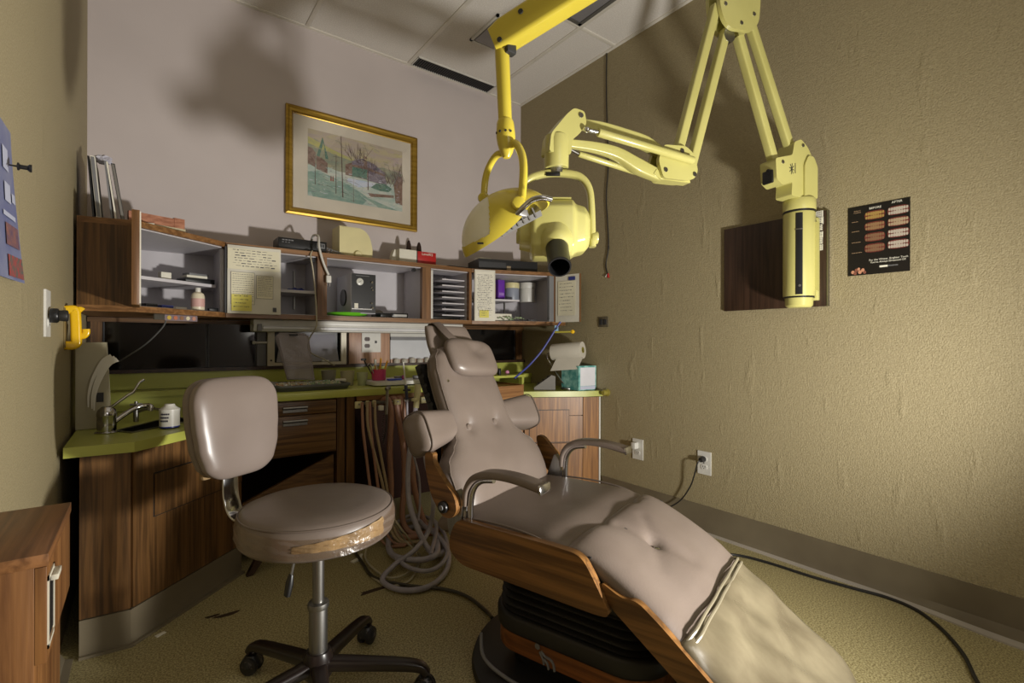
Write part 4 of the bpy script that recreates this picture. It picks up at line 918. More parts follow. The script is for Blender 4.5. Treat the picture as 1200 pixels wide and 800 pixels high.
for l in (-.106, .112): xr.part('pivot_cap', M().cyl(HB_(l+.006, -.02, 0), HB_(l+.006+math.copysign(.022, l), -.02, 0), .020, n=24, rnd=.004), paley)
cdir = (FWD*-.72+ZU*-.70+LAT*.015).normalized(); c0_ = HB_(.0, -.030, -.045)
co = xr.part('cone_collar', M().lathe([(0, 0), (.058, .0), (.054, .034), (.047, .050), (.037, .058), (0, .058)], c0_, cdir, n=36), paley)
xr.part('collar_pin', M().cyl(c0_+cdir*.05+ZU*.034, c0_+cdir*.054+ZU*.036, .003, n=8), darkgrey, parent=co)
xr.part('cone', M().lathe([(0, .055), (.0345, .055), (.0335, .148), (.0345, .152), (.0335, .156), (.0295, .156), (.029, .075), (0, .075)], c0_, cdir, n=40), black, label='black open-ended x-ray cone', parent=None)
# ================================================================== pictures and wall things
t = T('framed_painting', 'gilt framed watercolour of a snowy village street on the white wall', 'painting', (1.01, 2.89, 1.645))
px0, px1, pz0, pz1 = .6194, 1.3983, 1.6454, 2.241; fy = 2.8955
def frame_part(x0, x1, z0, z1, w):
    m = M(); sec = [(0, 0), (0, .022), (.010, .026), (.018, .020), (.030, .018), (w-.004, .010), (w, .008), (w, 0)]
    # mitred profile: distance inward, height off the wall
    cs = []
    for sx, sz, cx, cz in ((1, 1, x0, z0), (-1, 1, x1, z0), (-1, -1, x1, z1), (1, -1, x0, z1)): cs.append([Vector((cx+sx*a, fy-b, cz+sz*a)) for a, b in sec])
    n = len(sec); vv = [p for c in cs for p in c]; ff = []
    for i in range(4):
        for j in range(n-1): a = i*n; b = ((i+1) % 4)*n; ff.append([a+j, a+j+1, b+j+1, b+j])
        a = i*n; b = ((i+1) % 4)*n; ff.append([a+n-1, a, b, b+n-1])
    return m.add(vv, ff)
t.part('frame', frame_part(px0, px1, pz0, pz1, .040), gold, ang=20)
t.part('mount', M().bb((px0+.03, fy-.006, pz0+.03), (px1-.03, fy-.003, pz1-.03)), mat('cream_mount', (214, 205, 190), rough=.7))
ax0, ax1, az0, az1 = .745, 1.295, 1.725, 2.10
q = [P(360.8, 150.4, Y=2.888), P(471.5, 177, Y=2.888), P(471.5, 247, Y=2.888), P(360.8, 230, Y=2.888)]
ax0, ax1 = q[0].x, q[1].x; az1 = (q[0].z+q[1].z)/2; az0 = (q[2].z+q[3].z)/2
def A2(u, v, d=0): return Vector((ax0+(ax1-ax0)*u, fy-.0065-d, az0+(az1-az0)*v))
aq = {k_: mat('pigment_'+k_, a, b, sc=s, detail=5, rough=.8, lo=.3, hi=.7, dist=1.0) for k_, a, b, s in (
 ('sky', (176, 160, 160), (190, 180, 140), (6, 6, 22)), ('hill', (130, 142, 128), (160, 156, 130), (14, 14, 30)), ('snow', (205, 205, 196), (150, 178, 172), (12, 12, 30)),
 ('street', (112, 148, 140), (158, 176, 164), (16, 16, 40)), ('brick', (104, 78, 68), (150, 126, 114), (40, 40, 40)), ('dusk', (92, 84, 104), (150, 140, 150), (30, 30, 60)), ('bush', (70, 108, 98), (104, 136, 120), (50, 50, 50)), ('bark', (84, 62, 56), (100, 80, 72), (30, 30, 30)), ('bluewhite', (180, 196, 220), (214, 214, 224), (20, 20, 20)), ('redcoat', (160, 50, 40), (140, 50, 40), (30, 30, 30)), ('pane_yellow', (190, 184, 110), (170, 170, 120), (30, 30, 30)))}
names_a = list(aq); m = M(); lay = 0
def blob(pts, key, lay_):
    m.add([A2(u, v, .0002*lay_) for u, v in pts], [list(range(len(pts)))], names_a.index(key))
blob([(0, .5), (1, .5), (1, 1), (0, 1)], 'sky', 1); blob([(0, .35), (.3, .35), (.62, .45), (1, .4), (1, .62), (.8, .66), (.55, .62), (.3, .72), (.15, .80), (0, .84)], 'hill', 2)
blob([(0, .78), (.25, .70), (.5, .64), (.5, .67), (.25, .76), (0, .88)], 'pane_yellow', 2.5)
blob([(0, 0), (1, 0), (1, .40), (.62, .46), (.3, .45), (.14, .50), (0, .46)], 'snow', 3); blob([(0, 0), (.95, 0), (.62, .12), (.44, .26), (.25, .34), (.10, .40), (0, .36)], 'street', 4)
blob([(0, .05), (.18, .14), (.3, .10), (.5, .16), (.7, .03), (.72, 0), (0, 0)], 'snow', 4.5); blob([(.02, .1), (.3, .2), (.46, .2), (.6, .08), (.55, 0), (.05, 0)], 'street', 4.8)
blob([(0, .48), (.07, .44), (.075, .66), (.04, .72), (0, .73)], 'brick', 5); blob([(.08, .60), (.11, .60), (.15, .84), (.17, .60), (.2, .60), (.14, .92)], 'bush', 5)
blob([(.08, .42), (.19, .38), (.19, .54), (.14, .60), (.08, .62)], 'brick', 6)
blob([(.37, .42), (.80, .40), (.80, .56), (.62, .66), (.5, .68), (.37, .58)], 'brick', 6); blob([(.44, .66), (.55, .73), (.68, .68), (.80, .58), (.80, .55), (.58, .62), (.44, .60)], 'dusk', 7)
blob([(.44, .42), (.60, .42), (.60, .57), (.44, .57)], 'bush', 7.5); blob([(.60, .40), (.82, .38), (.80, .52), (.62, .56)], 'dusk', 8)
blob([(.40, .38), (.65, .38), (.90, .34), (.62, .30), (.5, .26), (.38, .33)], 'bluewhite', 9); blob([(.64, .30), (.70, .38), (.80, .40), (.88, .34), (.84, .28), (.74, .27)], 'bush', 10)
blob([(.92, .12), (1, .10), (1, .58), (.94, .56), (.90, .40)], 'brick', 11); blob([(.565, .60), (.60, .60), (.60, .76), (.565, .78)], 'brick', 11)
blob([(.42, .26), (.60, .20), (.9, .20), (1, .12), (1, .04), (.86, .08), (.6, .14)], 'snow', 10.5); blob([(.60, .20), (.9, .24), (.9, .20), (.64, .15)], 'brick', 11)
rd = random.Random(12)
def stroke(u0, v0, u1, v1, w, key, l):
    dx, dy = (u1-u0)*(ax1-ax0), (v1-v0)*(az1-az0); ln = math.hypot(dx, dy) or 1; nx, ny = -dy/ln*w/(ax1-ax0), dx/ln*w/(az1-az0)
    m.add([A2(u, v, .0002*l) for u, v in ((u0-nx, v0-ny), (u1-nx*.4, v1-ny*.4), (u1+nx*.4, v1+ny*.4), (u0+nx, v0+ny))], [[0, 1, 2, 3]], names_a.index(key))
for x, v0, v1, w in ((.345, .06, 1.0, .003), (.275, .10, .70, .002), (.07, .18, .48, .0018), (.455, .02, .38, .0012), (.61, .25, .60, .003)): stroke(x, v0, x-.02*(x == .345), v1, w, 'bark', 13)
stroke(.24, .66, .33, .665, .001, 'bark', 13)
for bx_, by, n_ in ((.50, .66, 16), (.86, .40, 20), (.95, .48, 14), (.62, .50, 14)):
    for i in range(n_):
        a = R(rd.uniform(50, 130)); l = rd.uniform(.10, .32); u = bx_+rd.uniform(-.08, .08); v = by+rd.uniform(-.03, .05); u2, v2 = min(.99, u+math.cos(a)*l*.7), min(.97, v+math.sin(a)*l)
        stroke(u, v, u2, v2, .0011, rd.choice(['bark', 'dusk', 'bark']), 12+i*.02); stroke((u+u2)/2, (v+v2)/2, min(.99, (u+u2)/2+rd.uniform(-.05, .05)), min(.98, v2+.02), .0007, 'bark', 13)
for u in (.225, .245): stroke(u, .28, u, .36, .0035, 'redcoat', 14)
for i in range(26): u = rd.uniform(.02, .95); v = rd.uniform(.03, .34); stroke(u, v, u+rd.uniform(.02, .08), v-rd.uniform(-.01, .03), .0012, rd.choice(['street', 'dusk', 'snow', 'bark']), 12.5)
for i in range(330):
    u = rd.uniform(.01, .97); v = rd.uniform(.02, .98)
    if v < .3: kk = rd.choice(['street', 'snow', 'snow', 'bluewhite', 'dusk']); du, dv = rd.uniform(.01, .05), rd.uniform(-.02, .005)
    elif v < .45: kk = rd.choice(['snow', 'bluewhite', 'dusk', 'bark', 'hill']); du, dv = rd.uniform(.01, .04), rd.uniform(-.015, .01)
    elif v < .66: kk = rd.choice(['brick', 'dusk', 'hill', 'snow', 'bark', 'bush']); du, dv = rd.uniform(.005, .02), rd.uniform(-.03, .03)
    else: kk = rd.choice(['sky', 'pane_yellow', 'hill', 'sky']); du, dv = rd.uniform(.02, .07), rd.uniform(-.02, .0)
    stroke(u, v, min(.995, u+du), min(.99, max(.01, v+dv)), rd.uniform(.0006, .002), kk, 12.1+i*.002)
t.part('watercolour', m, [aq[k_] for k_ in names_a])
glz = bpy.data.materials.new('picture_glass'); glz.use_nodes = True; nt = glz.node_tree; N = nt.nodes; N.remove(N['Principled BSDF']); tr = N.new('ShaderNodeBsdfTransparent'); g_ = N.new('ShaderNodeBsdfGlossy'); g_.inputs['Roughness'].default_value = .03
mx = N.new('ShaderNodeMixShader'); mx.inputs[0].default_value = .04; nt.links.new(tr.outputs[0], mx.inputs[1]); nt.links.new(g_.outputs[0], mx.inputs[2]); nt.links.new(mx.outputs[0], N['Material Output'].inputs[0])
t.part('glass', M().bb((px0+.035, fy-.0125, pz0+.035), (px1-.035, fy-.0115, pz1-.035)), glz)
# ---- right wall
XW = XR-.0006
S('wood_panel', M().bb((XR-.012, .8385, 1.096), (XR+.0002, 1.283, 1.488), bev=.001), wood('dark_brown_panel', (66, 46, 34), (44, 29, 20)), 'dark brown wood board on the right wall behind the x-ray column', 'wall panel')
S('panel_edge_trim', M().bb((XR-.014, .832, 1.096), (XR+.0002, .838, 1.488)), steel, 'thin pale metal trim down the right edge of the brown wall board', 'trim strip')
m = M(); labs = [(0, 0, .030), (.002, -.028, .032), (-.004, -.052, .03), (-.001, -.082, .026), (-.003, -.108, .028), (-.002, -.135, .026)]
t = T('label_strip', 'ragged strip of small white typed labels on the brown wall board', 'labels', (2.235, .87, 1.33))
tm = M(); ik = M()
for i, (dy, dz, h_) in enumerate(labs):
    y0, z0 = .893+dy*1.0-.0, 1.462+dz; y1 = .852-dy*.5
    m.bb((2.2352, y1, z0), (2.2378, y0, z0+h_-.002))
    for j in range(4):
        for c in range(5): ik.quad(*[(2.2349, y, z) for y, z in ((y0-.004-c*.007, z0+.004+j*.006), (y0-.004-c*.007-.0055*rd.uniform(.5, 1), z0+.004+j*.006), (y0-.004-c*.007-.005, z0+.0065+j*.006), (y0-.004-c*.007, z0+.0065+j*.006))])
t.part('labels', m, paperm); t.part('writing', ik, inkm)
t = T('teeth_poster', 'black before and after whitening poster with rows of teeth on the right wall', 'poster', (XR-.001, .667, 1.21))
ry0, ry1, rz0, rz1 = .7669, .5678, 1.2105, 1.4816
def RP(a, b, d=.0015): return Vector((XR-d, ry0+(ry1-ry0)*a, rz0+(rz1-rz0)*b))
t.part('sheet', M().prism([(0, 0), (1, 0), (1, 1), (0, 1)], .0, .0018, mp=lambda a, b, r: RP(a, b, r-.0004)), mat('black_print', (17, 14, 15), (22, 18, 18), rough=.4))
ey, ez_ = (0, -1, 0), (0, 0, 1)
m = M(); text(m, 'BEFORE', RP(.36, .925), ey, ez_, .0115); text(m, 'AFTER', RP(.72, .955), ey, ez_, .0115)
t.part('heading', m, paperm)
m = M(); text(m, 'For the Whiter, Brighter Teeth', RP(.36, .19), ey, ez_, .0096); text(m, "You've Always Dreamed Of!", RP(.38, .155), ey, ez_, .0096); t.part('slogan', m, paperm)
m = M(); text(m, 'YEARS OF', RP(.10, .925), ey, ez_, .0055); text(m, 'STAINING', RP(.10, .90), ey, ez_, .0055)
for b, w_ in ((.775, .10), (.635, .13), (.475, .14), (.325, .17)):
    for c in range(int(w_*50)): m.quad(RP(.07+c*.022, b), RP(.085+c*.022, b), RP(.085+c*.022, b+.008), RP(.07+c*.022, b+.008))
t.part('small_print', m, mat('tan_print', (170, 140, 110), rough=.6))
m = M().quad(RP(.53, .085), RP(.66, .085), RP(.66, .112), RP(.53, .112)); t.part('logo_bar', m, paperm)
m = M()
for c in range(9): m.quad(RP(.67+c*.017, .09), RP(.682+c*.017, .09), RP(.682+c*.017, .108), RP(.67+c*.017, .108))
t.part('logo_letters', m, greyp)
gum = mat('gum_pink', (112, 46, 40), (84, 30, 28), sc=(80, 80, 80), rough=.5)
tc_ = [mat('tooth_%s' % n_, c, rough=.4) for n_, c in (('amber', (168, 136, 76)), ('tan', (150, 116, 82)), ('brown', (132, 98, 74)), ('ivory', (172, 150, 122)), ('pearl', (184, 172, 158)))]
for col in (0, 1):
    for row in range(4):
        a0 = (.285, .655)[col]; aw = .335; b0 = .775-row*.155+col*.012; m = M(); bh = .125
        outl = [(a0+aw*(.5+.5*math.copysign(abs(math.cos(x))**.5, math.cos(x))), b0+bh*(.5+.5*math.copysign(abs(math.sin(x))**.7, math.sin(x)))) for x in [2*math.pi*i/28 for i in range(28)]]
        m.add([RP(a, b, .0021) for a, b in outl], [list(range(28))], 0)
        for jaw in (0, 1):
            for k_ in range(8):
                f = (k_+.5)/8; w_ = aw*.052*(1.25-.7*abs(f-.5)); hh = bh*.19*(1.15-.7*abs(f-.5)); cx = a0+aw*(.04+.92*f); cyy = b0+bh*((.70, .27)[jaw])+(.5-abs(f-.5))*.01*(1 if jaw else -1)*.5
                ol_ = [(cx+w_*math.copysign(abs(math.cos(x))**.6, math.cos(x)), cyy+hh*math.copysign(abs(math.sin(x))**.6, math.sin(x))) for x in [2*math.pi*i/12 for i in range(12)]]
                m.add([RP(a, b, .0024) for a, b in ol_], [list(range(12))], 1)
        tn = (tc_[0], tc_[1], tc_[2], tc_[2])[row] if col == 0 else (tc_[4], tc_[3], tc_[4], tc_[4])[row]
        t.part('teeth_photo', m, [gum, tn])
m = M()
for i, (a, b, r_) in enumerate(((.09, .05, .03), (.15, .075, .03), (.21, .045, .032), (.13, .03, .028), (.26, .07, .03), (.29, .035, .026), (.19, .09, .024))):
    m.add([RP(a+r_*math.cos(x), b+r_*.85*math.sin(x), .0021+i*.0001) for x in [2*math.pi*k_/14 for k_ in range(14)]], [list(range(14))], i % 2)
t.part('small_faces', m, [mat('skin_print', (196, 140, 112), rough=.5), mat('dark_skin_print', (130, 80, 66), rough=.5)])
# outlets on the right wall
def wall_plate_r(t, y, z, outs=((0, .02), (0, -.02)), w=.072, h=.115): plate(t, (XR-.0005, y, z), (0, -1, 0), None, w, h, (-1, 0, 0), outs)
t = T('wall_outlet', 'white double outlet on the right wall with a black plug in its top socket', 'outlet', (XR-.004, 1.39, .285)); wall_plate_r(t, 1.390, .344)
t.part('screw', M().cyl((XR-.005, 1.39, .344), (XR-.0075, 1.39, .344), .003, n=8), steel)
t = T('wall_outlet', 'white outlet plate with a small adapter near the right armrest tip', 'outlet', (XR-.004, 1.803, .283)); wall_plate_r(t, 1.803, .340, ((0, -.02),))
t.part('adapter', M().box((XR-.022, 1.81, .362), (.034, .030, .036), bev=.004), whitep)
S('power_plug', M().cyl((XR-.008, 1.392, .364), (XR-.036, 1.392, .362), .015, .012, rnd=.002).tube([(XR-.03, 1.394, .360), (XR-.045, 1.402, .345), (XR-.04, 1.42, .29), (XR-.03, 1.455, .21), (XR-.03, 1.52, .12), (XR-.05, 1.62, .05), (XR-.10, 1.70, .006), (XR-.16, 1.9, .006)], .0035, smooth=7, n=8), rubber, 'black plug with thin cord hanging from the right wall outlet', 'power cord')
t = T('wall_switch', 'small dark grey double wall switch by the right wall cabinet', 'switch', (XR-.003, 2.063, 1.03))
t.part('cover_plate', M().bb((XR-.006, 2.028, 1.038), (XR+.0005, 2.104, 1.098), bev=.001), mat('aged_brass_plate', (92, 84, 66), rough=.5))
for y in (2.082, 2.050): t.part('rocker', M().bb((XR-.010, y-.011, 1.052), (XR-.005, y+.011, 1.084), bev=.001), darkgrey)
S('valve_knob', M().lathe([(0, 0), (.022, .0), (.024, .006), (.014, .012), (.013, .02), (.018, .024), (.018, .036), (.012, .042), (0, .042)], (XR+.0003, 2.035, .642), (-1, 0, 0), n=24), mat('tarnished_brass', (150, 138, 60), rough=.35), 'small yellowish round knob on the right wall beside the corner counter', 'knob')
pp = [P(711, 62, X=XR-.006)]; pp[0].z = H-.01
for u, v in ((710.5, 100), (711.5, 150), (713, 190), (710.5, 230), (712, 260), (713, 290), (710, 310), (712, 321)): pp.append(P(u, v, X=XR-.006))
t = T('hanging_wire', 'thin black wire hanging down the right wall from the ceiling with red tip', 'wire', (XR-.006, pp[-1].y, pp[-1].z-.02))
t.part('wire', M().tube(pp, .0032, smooth=4, n=8).cyl(pp[6]-Vector((0, 0, .008)), pp[6]+Vector((0, 0, .008)), .005, n=10), rubber)
q = pp[-1]; t.part('wire_nut', M().cyl(q+Vector((0, -.004, .004)), q+Vector((0, -.006, -.022)), .004, .008, n=12), red, label='red plastic wire nut')
t.part('wire_nut', M().cyl(q+Vector((0, .004, .0)), q+Vector((0, .014, -.016)), .003, .006, n=12), whitep)
# black cable on floor at the right, grey cable at the left
S('floor_cable', M().tube([Vector((1.75, 1.36, .006)), Vector((2.0, 1.22, .006))]+[P(u, v, Z=.006) for u, v in ((862, 650), (900, 659), (950, 675), (1000, 689), (1040, 700), (1075, 715), (1105, 738), (1130, 768), (1148, 803))]+[Vector((1.70, .22, .006)), Vector((1.5, .1, .006))], .0055, smooth=6), rubber, 'black cable curving over the floor beside the right wall baseboard', 'cable')
S('floor_cable', M().tube([P(u, v, Z=.008) for u, v in ((412, 640), (425, 660), (440, 677), (480, 686), (520, 690), (548, 699), (570, 716))]+[Vector((.94, 1.36, .02))], .0065, smooth=6), mat('dark_olive_cable', (62, 58, 46), rough=.4), 'dark cable running over the floor from the hoses to the chair base', 'cable')
# ---- left wall
XLW = XL+.0006
t = T('wall_calendar', 'curling blue printed sheet pinned to the left wall', 'printed sheet', (XL+.003, 1.28, 1.06))
def LW(y, z, d): return Vector((XL+d, y, z))
m = M(); n_ = 16; vv = []
def cal(a, b, d0=0):
    y = 1.08+.215*a+.02*(1-b)*a; z = 1.058+.275*b; return LW(y+.02*(1-b), z, .001+.014*a*a*(1-b)**1.5+d0)
m.sheet(lambda a, b: cal((a+1)/2, b, .0012), lambda a, b: cal((a+1)/2, b, 0), 10, 14); t.part('sheet', m, mat('blue_grey_print', (96, 102, 140), (120, 124, 150), sc=(12, 12, 12), rough=.5))
m = M()
def cq(m, a0, b0, a1, b1): m.quad(cal(a0, b0, .003), cal(a1, b0, .003), cal(a1, b1, .003), cal(a0, b1, .003))
for a0, b0, a1, b1 in ((.62, .50, .80, .62), (.60, .70, .78, .84), (.84, .52, .94, .58), (.55, .40, .9, .43)): cq(m, a0, b0, a1, b1)
t.part('white_patches', m, mat('pale_blue_print', (176, 180, 200), rough=.6)); 
m = M(); cq(m, .60, .22, .94, .36); t.part('photo', m, mat('reddish_print', (130, 88, 80), (90, 70, 90), sc=(60, 60, 60), rough=.6)); m = M(); cq(m, .62, .02, .97, .16); t.part('colour_band', m, mat('multi_print', (60, 90, 84), (150, 60, 60), sc=(80, 80, 80), rough=.6))
q = P(10, 193, X=XL+.008); S('push_pin', M().lathe([(0, 0), (.0015, .0), (.0015, .010), (.007, .011), (.007, .013), (.004, .015), (.004, .024), (.007, .027), (.007, .030), (0, .030)], q, (1, .1, 0), n=14), black, 'black push pin holding the blue sheet to the left wall', 'push pin')
t = T('wall_outlet', 'white wall plate on the left wall behind the black plug', 'outlet', (XL+.003, 1.735, .955))
plate(t, (XL+.0003, 1.735, 1.017), (0, 1, 0), None, .075, .120, (1, 0, 0), ((0, -.022),))
t = T('black_plug', 'fat round black plug in the left wall outlet', 'plug', (XL+.02, 1.72, 1.0))
t.part('body', M().cyl((XL+.008, 1.73, 1.012), (XL+.026, 1.73, 1.012), .019, n=28, rnd=.004), black)
t.part('knob', M().cyl((XL+.024, 1.73, 1.012), (XL+.044, 1.73, 1.012), .014, .015, n=28, rnd=.003), rubber)
t = T('yellow_hook', 'bright yellow plastic handle hooked on the left wall beside the cabinet', 'handle', (XL+.01, 2.16, .92))
t.part('loop', M().sweep(crv([(XL-.002, 2.12, 1.044), (XL+.022, 2.12, 1.047), (XL+.026, 2.12, 1.03), (XL+.028, 2.12, .965), (XL+.026, 2.12, .935), (XL-.002, 2.12, .932)], 7), rrect(.014, .012, .008, 4), up=(0, 1, 0)), yellowp)
t.part('tongue', M().sweep(crv([(XL+.028, 2.12, .965), (XL+.044, 2.12, .962), (XL+.052, 2.12, .972), (XL+.052, 2.12, .985)], 5), rrect(.010, .008, .005, 3), up=(0, 1, 0)), yellowp)
t.part('backplate', M().bb((XL, 2.09, .925), (XL+.004, 2.15, 1.052), bev=.001), mat('brown_plate', (120, 100, 50), rough=.5))
t.part('tab', M().sweep(crv([(XL+.02, 2.12, 1.042), (XL+.036, 2.12, 1.050), (XL+.045, 2.12, 1.045)], 4), rrect(.008, .005, .004, 3), up=(0, 1, 0)), yellowp)
t = T('wooden_wall_box', 'woodgrain laminate cabinet with a steel latch low on the left wall', 'cabinet', (-.145, .89, 0))
t.part('body', M().bb((-.1985, .808, 0), (-.1025, 1.04, .677), bev=.001), wood('striped_woodgrain', (134, 92, 52), (92, 58, 30)))
t.part('top', M().bb((-.188, .806, .677), (-.090, 1.042, .692), bev=.001), wood('striped_woodgrain_top', (134, 92, 56), (96, 62, 34), 'y'))
lf = t.part('flap', M().bb((-.1025, .808, .56), (-.0915, 1.04, .676), bev=.001), wood('striped_woodgrain'+'', (134, 92, 52), (92, 58, 30)))
m = M().bb((-.0917, .811, .575), (-.0900, .862, .580)).bb((-.0917, .811, .657), (-.0900, .862, .662)).bb((-.0917, .811, .575), (-.0900, .816, .662)).bb((-.0917, .857, .575), (-.0900, .862, .662)).bb((-.0915, .835, .648), (-.084, .866, .655), bev=.001)
t.part('latch_frame', m, mat('ivory_metal', (214, 208, 190), rough=.35), parent=lf); t.part('latch_slot', M().bb((-.0913, .822, .584), (-.0908, .857, .654)), black, parent=lf)
# ================================================================== sink things
b0_ = P(125, 507, Z=.634)
t = T('faucet', 'chrome single lever faucet on the yellow green sink counter', 'faucet', (b0_.x, b0_.y, .635))
t.part('escutcheon', M().lathe([(0, 0), (.032, 0), (.034, .003), (.030, .006), (0, .006)], b0_, n=32), chrome)
t.part('body', M().lathe([(0, .004), (.0265, .004), (.0275, .03), (.0265, .055), (.028, .058), (.028, .066), (.025, .078), (.016, .088), (0, .091)], b0_, n=32), chrome)
fwd_ = b0_.y*.8+b0_.x*.6
def QF(u, v, df=0): return PF(u, v, fwd_+df)
t.part('spout', M().tube([QF(130, 497, .0), QF(145, 486, .04), QF(160, 477.5, .08), QF(172, 475, .1), QF(177, 476.5, .1), QF(177, 481, .1)], .0085, n=14, smooth=5, scl=None), chrome)
t.part('lever', M().sweep(crv([QF(124, 482), QF(136, 473, .01), QF(150, 463, .03), QF(157, 458.5, .04), QF(163, 449, .05), QF(169, 444.5, .06)], 5), rrect(.008, .004, .003, 3), scl=None), chrome)
q = P(150, 486, Z=.70); q = Vector((-.02, 2.40, .6345))
t = T('tap_fitting', 'dark metal tap fitting behind the sink faucet', 'tap', q)
t.part('body', M().cyl(q, q+Vector((0, 0, .06)), .009, n=16), steel); t.part('cross_handle', M().box(q+Vector((0, 0, .066)), (.04, .009, .009), bev=.003).box(q+Vector((0, 0, .066)), (.009, .04, .009), bev=.003).cyl(q+Vector((0, 0, .055)), q+Vector((0, 0, .078)), .006), steel)
t.part('arm', M().tube([q+Vector((0, 0, .035)), q+Vector((.04, -.03, .05)), q+Vector((.08, -.06, .045))], .005, smooth=4), steel)
ivory = mat('ivory_casing', (176, 168, 140), (168, 160, 132), rough=.45)
t = T('dispenser_box', 'tall ivory dispenser box standing behind the faucet at the left wall', 'dispenser', (-.13, 2.3, .635))
fb = 2.28
c0 = P(100.5, 505, Y=fb); c1 = P(132, 503, Y=fb+.02); tz = P(113, 401, Y=fb).z
xl_, xr_ = -.183, c1.x
t.part('casing', M().prism([(-.187, .636), (xr_, .636), (xr_-.008, .636+.10), (xr_-.018, tz), (-.187, tz)], fb, fb+.07, mp=lambda a, b, d: (a, d, b)), ivory)
t.part('window', M().bb((P(113, 470, Y=fb).x, fb-.002, P(113, 471, Y=fb).z), (P(121.5, 470, Y=fb).x, fb+.001, P(113, 460, Y=fb).z)), black)
m = M(); ctr_ = [P(u, v, Y=fb-.016) for u, v in ((103.5, 477), (104, 462), (109, 444), (120, 424), (131, 417))]
cc = crv(ctr_, 6); lay_ = []
m.sweep(cc, [(-.018, 0), (-.018, .001), (.018, .001), (.018, 0)], up=(0, -.2, 1), scl=[.10+.36*i/(len(cc)-1) for i in range(len(cc))])
m.sweep([p+Vector((.010, -.004, -.006)) for p in cc], [(-.018, 0), (-.018, .001), (.018, .001), (.018, 0)], up=(0, -.2, 1), scl=[.10+.36*i/(len(cc)-1) for i in range(len(cc))])
m.sweep([p+Vector((.016, -.006, -.012)) for p in cc], [(-.018, 0), (-.018, .001), (.018, .001), (.018, 0)], up=(0, -.2, 1), scl=[.10+.36*i/(len(cc)-1) for i in range(len(cc))])
S('folded_leaflet', m, paperm, 'curled white leaflet tucked in front of the ivory dispenser box', 'leaflet')
q = P(200, 500, Z=.634); q = Vector((.235, 2.66, .6345)); q = Vector((.078, 2.158, .6345))
t = T('plastic_tub', 'white plastic tub with blue base beside the sink behind the stool', 'tub', q)
t.part('tub', M().lathe([(0, 0), (.026, 0), (.031, .004), (.031, .060), (.029, .062), (0, .062)], q, n=28), whitep)
t.part('base_band', M().lathe([(0, -.0003), (.0272, -.0003), (.0315, .004), (.0315, .008), (0, .007)], q, n=28), blue)
t.part('lid', M().lathe([(0, .060), (.032, .060), (.032, .068), (.018, .078), (.015, .086), (0, .087)], q, n=28), whitep)
m = M()
for j in range(3):
    for i in range(5): a = R(-150+i*11+j*4); r_ = .0313; p_ = q+Vector((r_*math.cos(a), r_*math.sin(a), .028+j*.012)); m.box(p_, (.0008, .005, .006), rz=a)
t.part('lettering', m, inkm)
# ================================================================== on top of the wall cabinets
zt = ZT+.0005
yl = 2.36
def slab(name, lab, cat, u0b, u1b, u0t, vt, th, mt, y=yl, dp=.20, grp=None):
    pass
spec = [('picture_frame', 'black edged frame leaning leftmost against the left wall', -.150, -.166, .006, .235, black, 'frame'),
        ('binder', 'white and grey binder leaning second from the left on the cabinet', -.138, -.158, .014, .238, paperm, 'binder'),
        ('file_folder', 'grey folder leaning third from the left on the cabinet', -.096, -.118, .006, .228, greyp, 'folder'),
        ('file_folder', 'pale folder leaning just left of the dark binder', -.083, -.112, .005, .225, paperm, 'folder'),
        ('binder', 'dark binder leaning rightmost in the file row', -.066, -.098, .012, .222, rubber, 'binder')]
for nm_, lab, xb, xt, th, hh, mt, cat in spec:
    y0 = 2.40; t = T(nm_, lab, cat, (xb, y0, zt), group=None)
    pr = lambda o0, o1, ya, yb, z0=0, z1=None: M().prism([(xb+o0, zt+z0), (xb+o1, zt+z0), (xt+o1, zt+(z1 or hh)), (xt+o0, zt+(z1 or hh))], ya, yb, mp=lambda a, b, d: (a, d, b))
    t.part('cover', pr(0, th, y0, y0+.20), mt)
    if nm_ == 'binder': t.part('pages', pr(.002, th-.002, y0-.002, y0, .004, hh-.004), greyp if mt is paperm else mat('grey_pages', (120, 116, 110), rough=.8))
    else: t.part('spine', pr(0, th, y0-.001, y0, .0, hh), mt)
q = Vector((-.125, 2.47, zt+.237))
m = M(); rd = random.Random(5); bm = bmesh.new(); bmesh.ops.create_icosphere(bm, subdivisions=3, radius=.024)
for v in bm.verts: v.co *= 1+rd.uniform(-.25, .2); v.co.x *= 1.2; v.co.z *= .7
bm.verts.index_update(); m.add([v.co+q+Vector((0, 0, .012)) for v in bm.verts], [[v.index for v in f.verts] for f in bm.faces]); bm.free()
S('crumpled_wrap', m, mat('crumpled_clear_wrap', (190, 188, 200), rough=.3), 'crumpled shiny plastic wrap on top of the leaning files', 'plastic wrap', ang=10)
S('loose_papers', M().box((-.07, 2.42, zt+.003), (.16, .10, .005), rz=.2).box((-.02, 2.43, zt+.0075), (.12, .09, .004), rz=-.1), paperm, 'flat loose papers in front of the leaning files on the cabinet', 'papers')
t = T('wooden_tray', 'reddish wooden drawer tray lying on the left end of the wall cabinets', 'tray', (.06, 2.62, zt))
redw = wood('reddish_wood', (176, 120, 92), (142, 88, 62), 'x')
a_, b_ = Vector((-.045, 2.47)), Vector((.135, 2.535))
t.part('base', M().prism([(-.05, 2.44), (.145, 2.51), (.10, 2.66), (-.09, 2.60)], zt, zt+.014), redw)
t.part('front', M().vboard((-.045, 2.445), (.14, 2.512), zt+.024, zt+.062, .012), redw); t.part('pale_edge', M().vboard((-.048, 2.438), (.145, 2.508), zt+.014, zt+.024, .02), mat('cream_edge', (196, 184, 150), rough=.6))
t.part('end_block', M().vboard((.105, 2.497), (.142, 2.511), zt+.0245, zt+.066, .10), redw)
